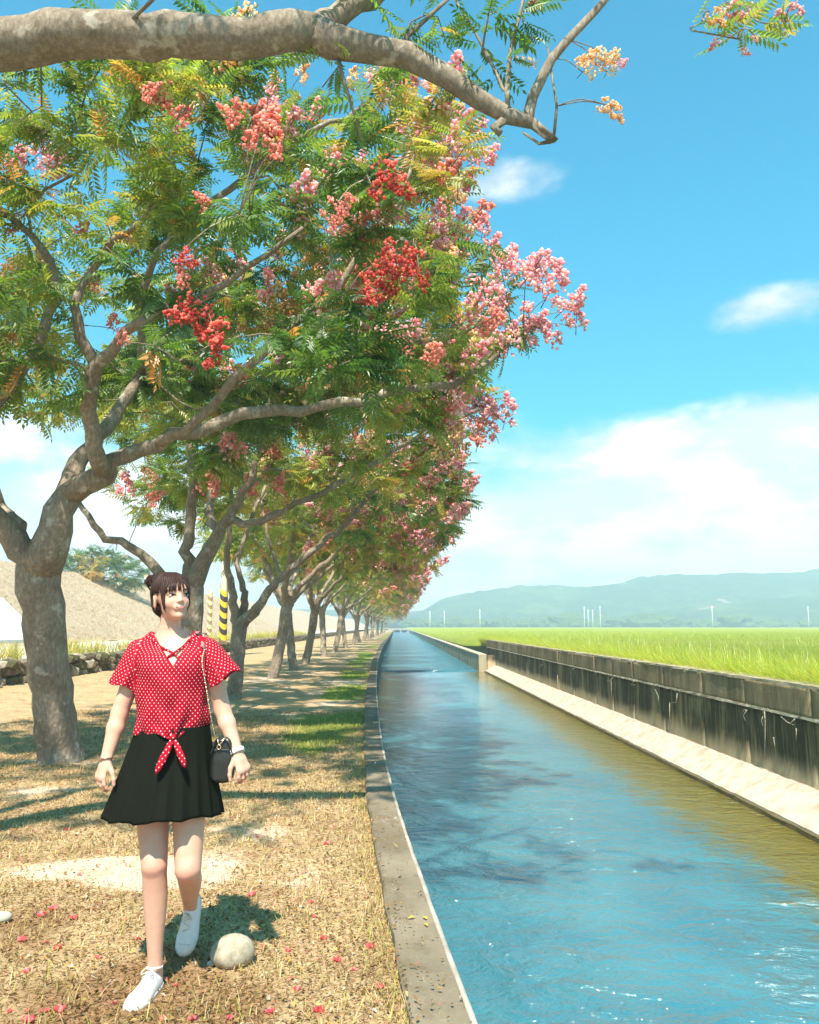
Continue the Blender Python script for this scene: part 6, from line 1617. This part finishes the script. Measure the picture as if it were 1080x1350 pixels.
# green and yellow tufts: by the kerb, and along the road edge behind the rubble wall
def tufts(name, label, pos, per, h0, h1, cols, wid):
    n = len(pos) * per; base = np.repeat(pos, per, 0) + np.concatenate([g.normal(0, 0.06, (n, 2)), np.zeros((n, 1))], 1)
    V, F_, k = blades(base, g.uniform(h0, h1, n), g.random(n) * 6.28, g.uniform(.1, .6, n), np.full(n, wid) * g.uniform(.7, 1.3, n), g.uniform(.1, .6, n))
    C = cols[g.integers(len(cols), size=n)] * g.uniform(.75, 1.2, (n, 1))
    tag(put(name, mesh_np(name, V, F_, MAT_LITTER, False, {'col': ('FLOAT_COLOR', np.repeat(C, k, 0))})), label, 'grass', kind='stuff')
yy = 6 + 26 * g.random(5200) ** 1.4; xx = kerb_x(yy) - KERB_W - 0.02 - 1.5 * g.random(5200) ** 1.5; ok = green(xx, yy) > 0.35; xx, yy = xx[ok], yy[ok]
tufts('green_grass', 'fresh green grass patches beside the kerb', np.stack([xx, yy, bank_z(xx, yy)], 1), 7, 0.02, 0.06, np.array([(0.20, 0.30, 0.05), (0.32, 0.38, 0.08), (0.40, 0.38, 0.12)]), 0.006)
yy = 2.6 + 11 * g.random(1500) ** 1.5; xx = -4.4 + (kerb_x(yy) - KERB_W + 4.4) * g.random(1500); ok = bare(xx, yy) < 0.4; xx, yy = xx[ok], yy[ok]
ye = 2.4 + 14 * g.random(420) ** 1.4; xx = np.concatenate([xx, kerb_x(ye) - KERB_W - 0.02 + g.normal(0, .025, 420)]); yy = np.concatenate([yy, ye])
tufts('dry_tufts', 'small matted tufts of dry grass on the bank and along the kerb', np.stack([xx, yy, bank_z(xx, yy)], 1), 9, 0.02, 0.075, np.array([(0.50, 0.40, 0.17), (0.60, 0.49, 0.26), (0.36, 0.28, 0.10), (0.36, 0.38, 0.10)]), 0.0035)
yy = 14 + 70 * g.random(900) ** 1.3; xx = RUB_X - 0.35 - 1.9 * g.random(900) ** 1.4; ok = vnoise(xx, yy, 0.5, 2) > 0.45; xx, yy = xx[ok], yy[ok]
tufts('roadside_grass', 'yellow roadside grass growing behind the rubble wall', np.stack([xx, yy, 0 * xx + ROAD_Z], 1), 16, 0.15, 0.55, np.array([(0.50, 0.42, 0.10), (0.55, 0.46, 0.18), (0.34, 0.38, 0.08)]), 0.018)
# low rough growth on the levee face
yy = 12 + 110 * g.random(9000) ** 1.2; xx = -16.4 - 11 * g.random(9000)
tufts('levee_grass', 'dry pale grass covering the levee slope', np.stack([xx, yy, lev_z(xx) + 0.0 * xx], 1), 8, 0.06, 0.20, np.array([(0.62, 0.49, 0.34), (0.48, 0.37, 0.23), (0.68, 0.55, 0.38), (0.42, 0.30, 0.18)]), 0.016)

# ---- river stone by her foot, and a smaller pale one
I3 = ico(3)
def stone(name, label, c, size, rot, cols, seed):
    r_ = np.random.default_rng(seed)
    V = lump(r_, I3[0], 0.07) * np.array(size) / 2; V = V @ np.array(Matrix.Rotation(rot, 3, 'Z')).T
    V[:, 2] = np.maximum(V[:, 2], -size[2] * 0.42)
    o = put(name, mesh_np(name, V, I3[1], simple(name + '_grey', cols[0], cols[1], 26, 0.8, 0.2, 0.6, 0.008, 9)), None, (c[0], c[1], c[2] + size[2] * 0.36))
    return tag(o, label, 'stone')
c = G(306, 1271, 0.0); stone('river_stone', 'smooth oval grey river stone lying beside the lifted white shoe', c, (0.19, 0.155, 0.135), 0.2, ((0.46, 0.41, 0.31), (0.27, 0.235, 0.165)), 4)
c = G(278, 1274, 0.0); stone('pebble', 'small pale pebble touching the grey river stone', c, (0.030, 0.03, 0.026), 0.5, ((0.62, 0.56, 0.48), (0.5, 0.45, 0.38)), 6)
c = G(1, 1215, 0.0); stone('river_stone', 'flat pale stone half sunk in leaf litter at the path side', c, (0.10, 0.08, 0.05), 0.2, ((0.48, 0.47, 0.38), (0.36, 0.35, 0.28)), 8)

# ---- fallen pink seed pods
FP = []
for cl in ('pink', 'coral', 'red', 'pink'):
    parts, cs = [], []
    for i in range(4):
        V, F_ = pod(pr, 0.019 * pr.uniform(.8, 1.2)); a = i * 1.6 + pr.random(); V = V @ np.array(Matrix.Rotation(pr.normal(0, 1), 3, 'X')).T * (1, 1, .8) + np.array((0.017 * math.cos(a), 0.017 * math.sin(a), 0.014)); parts.append((V, F_)); cs.append(np.tile(np.array([(0.78, 0.20, 0.24), (0.84, 0.34, 0.35), (0.70, 0.11, 0.13)])[pr.integers(3)], (len(V), 1)))
    V, F_ = join(parts); FP.append(mesh_np('fallen_pod', V, F_, MAT_POD, False, {'col': ('FLOAT_COLOR', np.concatenate(cs))}))
first = [(224, 0)]
spots = [(105, 1151), (76, 1247), (62, 1239), (28, 1238), (35, 1278), (183, 1236), (98, 1207), (232, 1296), (332, 1177), (410, 1186), (414, 1203), (427, 1233), (465, 1274), (421, 1330), (253, 1341), (62, 1331), (80, 1330), (12, 1333), (38, 1345), (303, 1340), (216, 1342), (445, 1262), (540, 1331), (546, 1336), (535, 1328), (315, 1236), (308, 1241), (165, 1210), (55, 1203), (88, 1091), (380, 1250), (356, 1332), (150, 1320), (487, 1245), (530, 1245), (340, 1100), (430, 1110), (20, 1100), (70, 1195), (130, 1260), (392, 1300), (500, 1300)]
for i, (px, py) in enumerate(spots):
    p = G(px, py, 0.012); o = put('fallen_pod', FP[i % 4], None, (p[0], p[1], float(bank_z(p[:1], p[1:2])[0]) + 0.002)); o.rotation_euler = (0, 0, i * 1.3); s_ = (0.42, .6, 0.32, 0.68, .48)[i % 5]; o.scale = (s_, s_, s_)
    tag(o, 'small papery pink seed pods fallen on the dry ground', 'seed pod', 'fallen pink seed pods on the bank')
# ---- yellow leaves on the kerb
tv, tf = leaf_template(np.random.default_rng(2), 0.02, 1, 0.05, 0.022)
tv = np.array([(0, 0, 0.003), (0.010, 0.016, 0.010), (0, 0.045, 0.004), (-0.010, 0.016, 0.008), (0.0, 0.020, 0.004)]); tf = np.array([(0, 1, 4), (1, 2, 4), (0, 4, 3), (4, 2, 3)])
fl = mesh_np('fallen_leaf', tv, tf, leafy('yellow_leaf', color=(0.66, 0.46, 0.07), trans=0.2, tgain=1.0))
for px, py, a in ((563, 1213, 0.4), (548, 1210, 2.0), (561, 1218, 3.3)):
    p = G(px, py, KERB_TOP + 0.004); o = put('fallen_leaf', fl, None, tuple(p)); o.rotation_euler = (0, 0, a); tag(o, 'small yellow leaf fallen on the concrete kerb', 'leaf', 'yellow leaves on the kerb')

# ---- hazy air over the plain
m = bpy.data.materials.new('haze_air'); m.use_nodes = True; t = NT(m.node_tree)
pv = t.add('ShaderNodeVolumePrincipled'); pv.inputs['Color'].default_value = (0.66, 0.86, 1.0, 1); pv.inputs['Density'].default_value = 0.0014; pv.inputs['Anisotropy'].default_value = 0.1
o_ = t.add('ShaderNodeOutputMaterial'); t.link(pv.outputs[0], o_.inputs['Volume'])
V, F_ = box(-930, 930, -60, 930, -3.2, 72)
tag(put('haze', mesh_np('haze', V, F_, m, False)), 'pale haze hanging over the plain and hills', 'haze', kind='stuff')
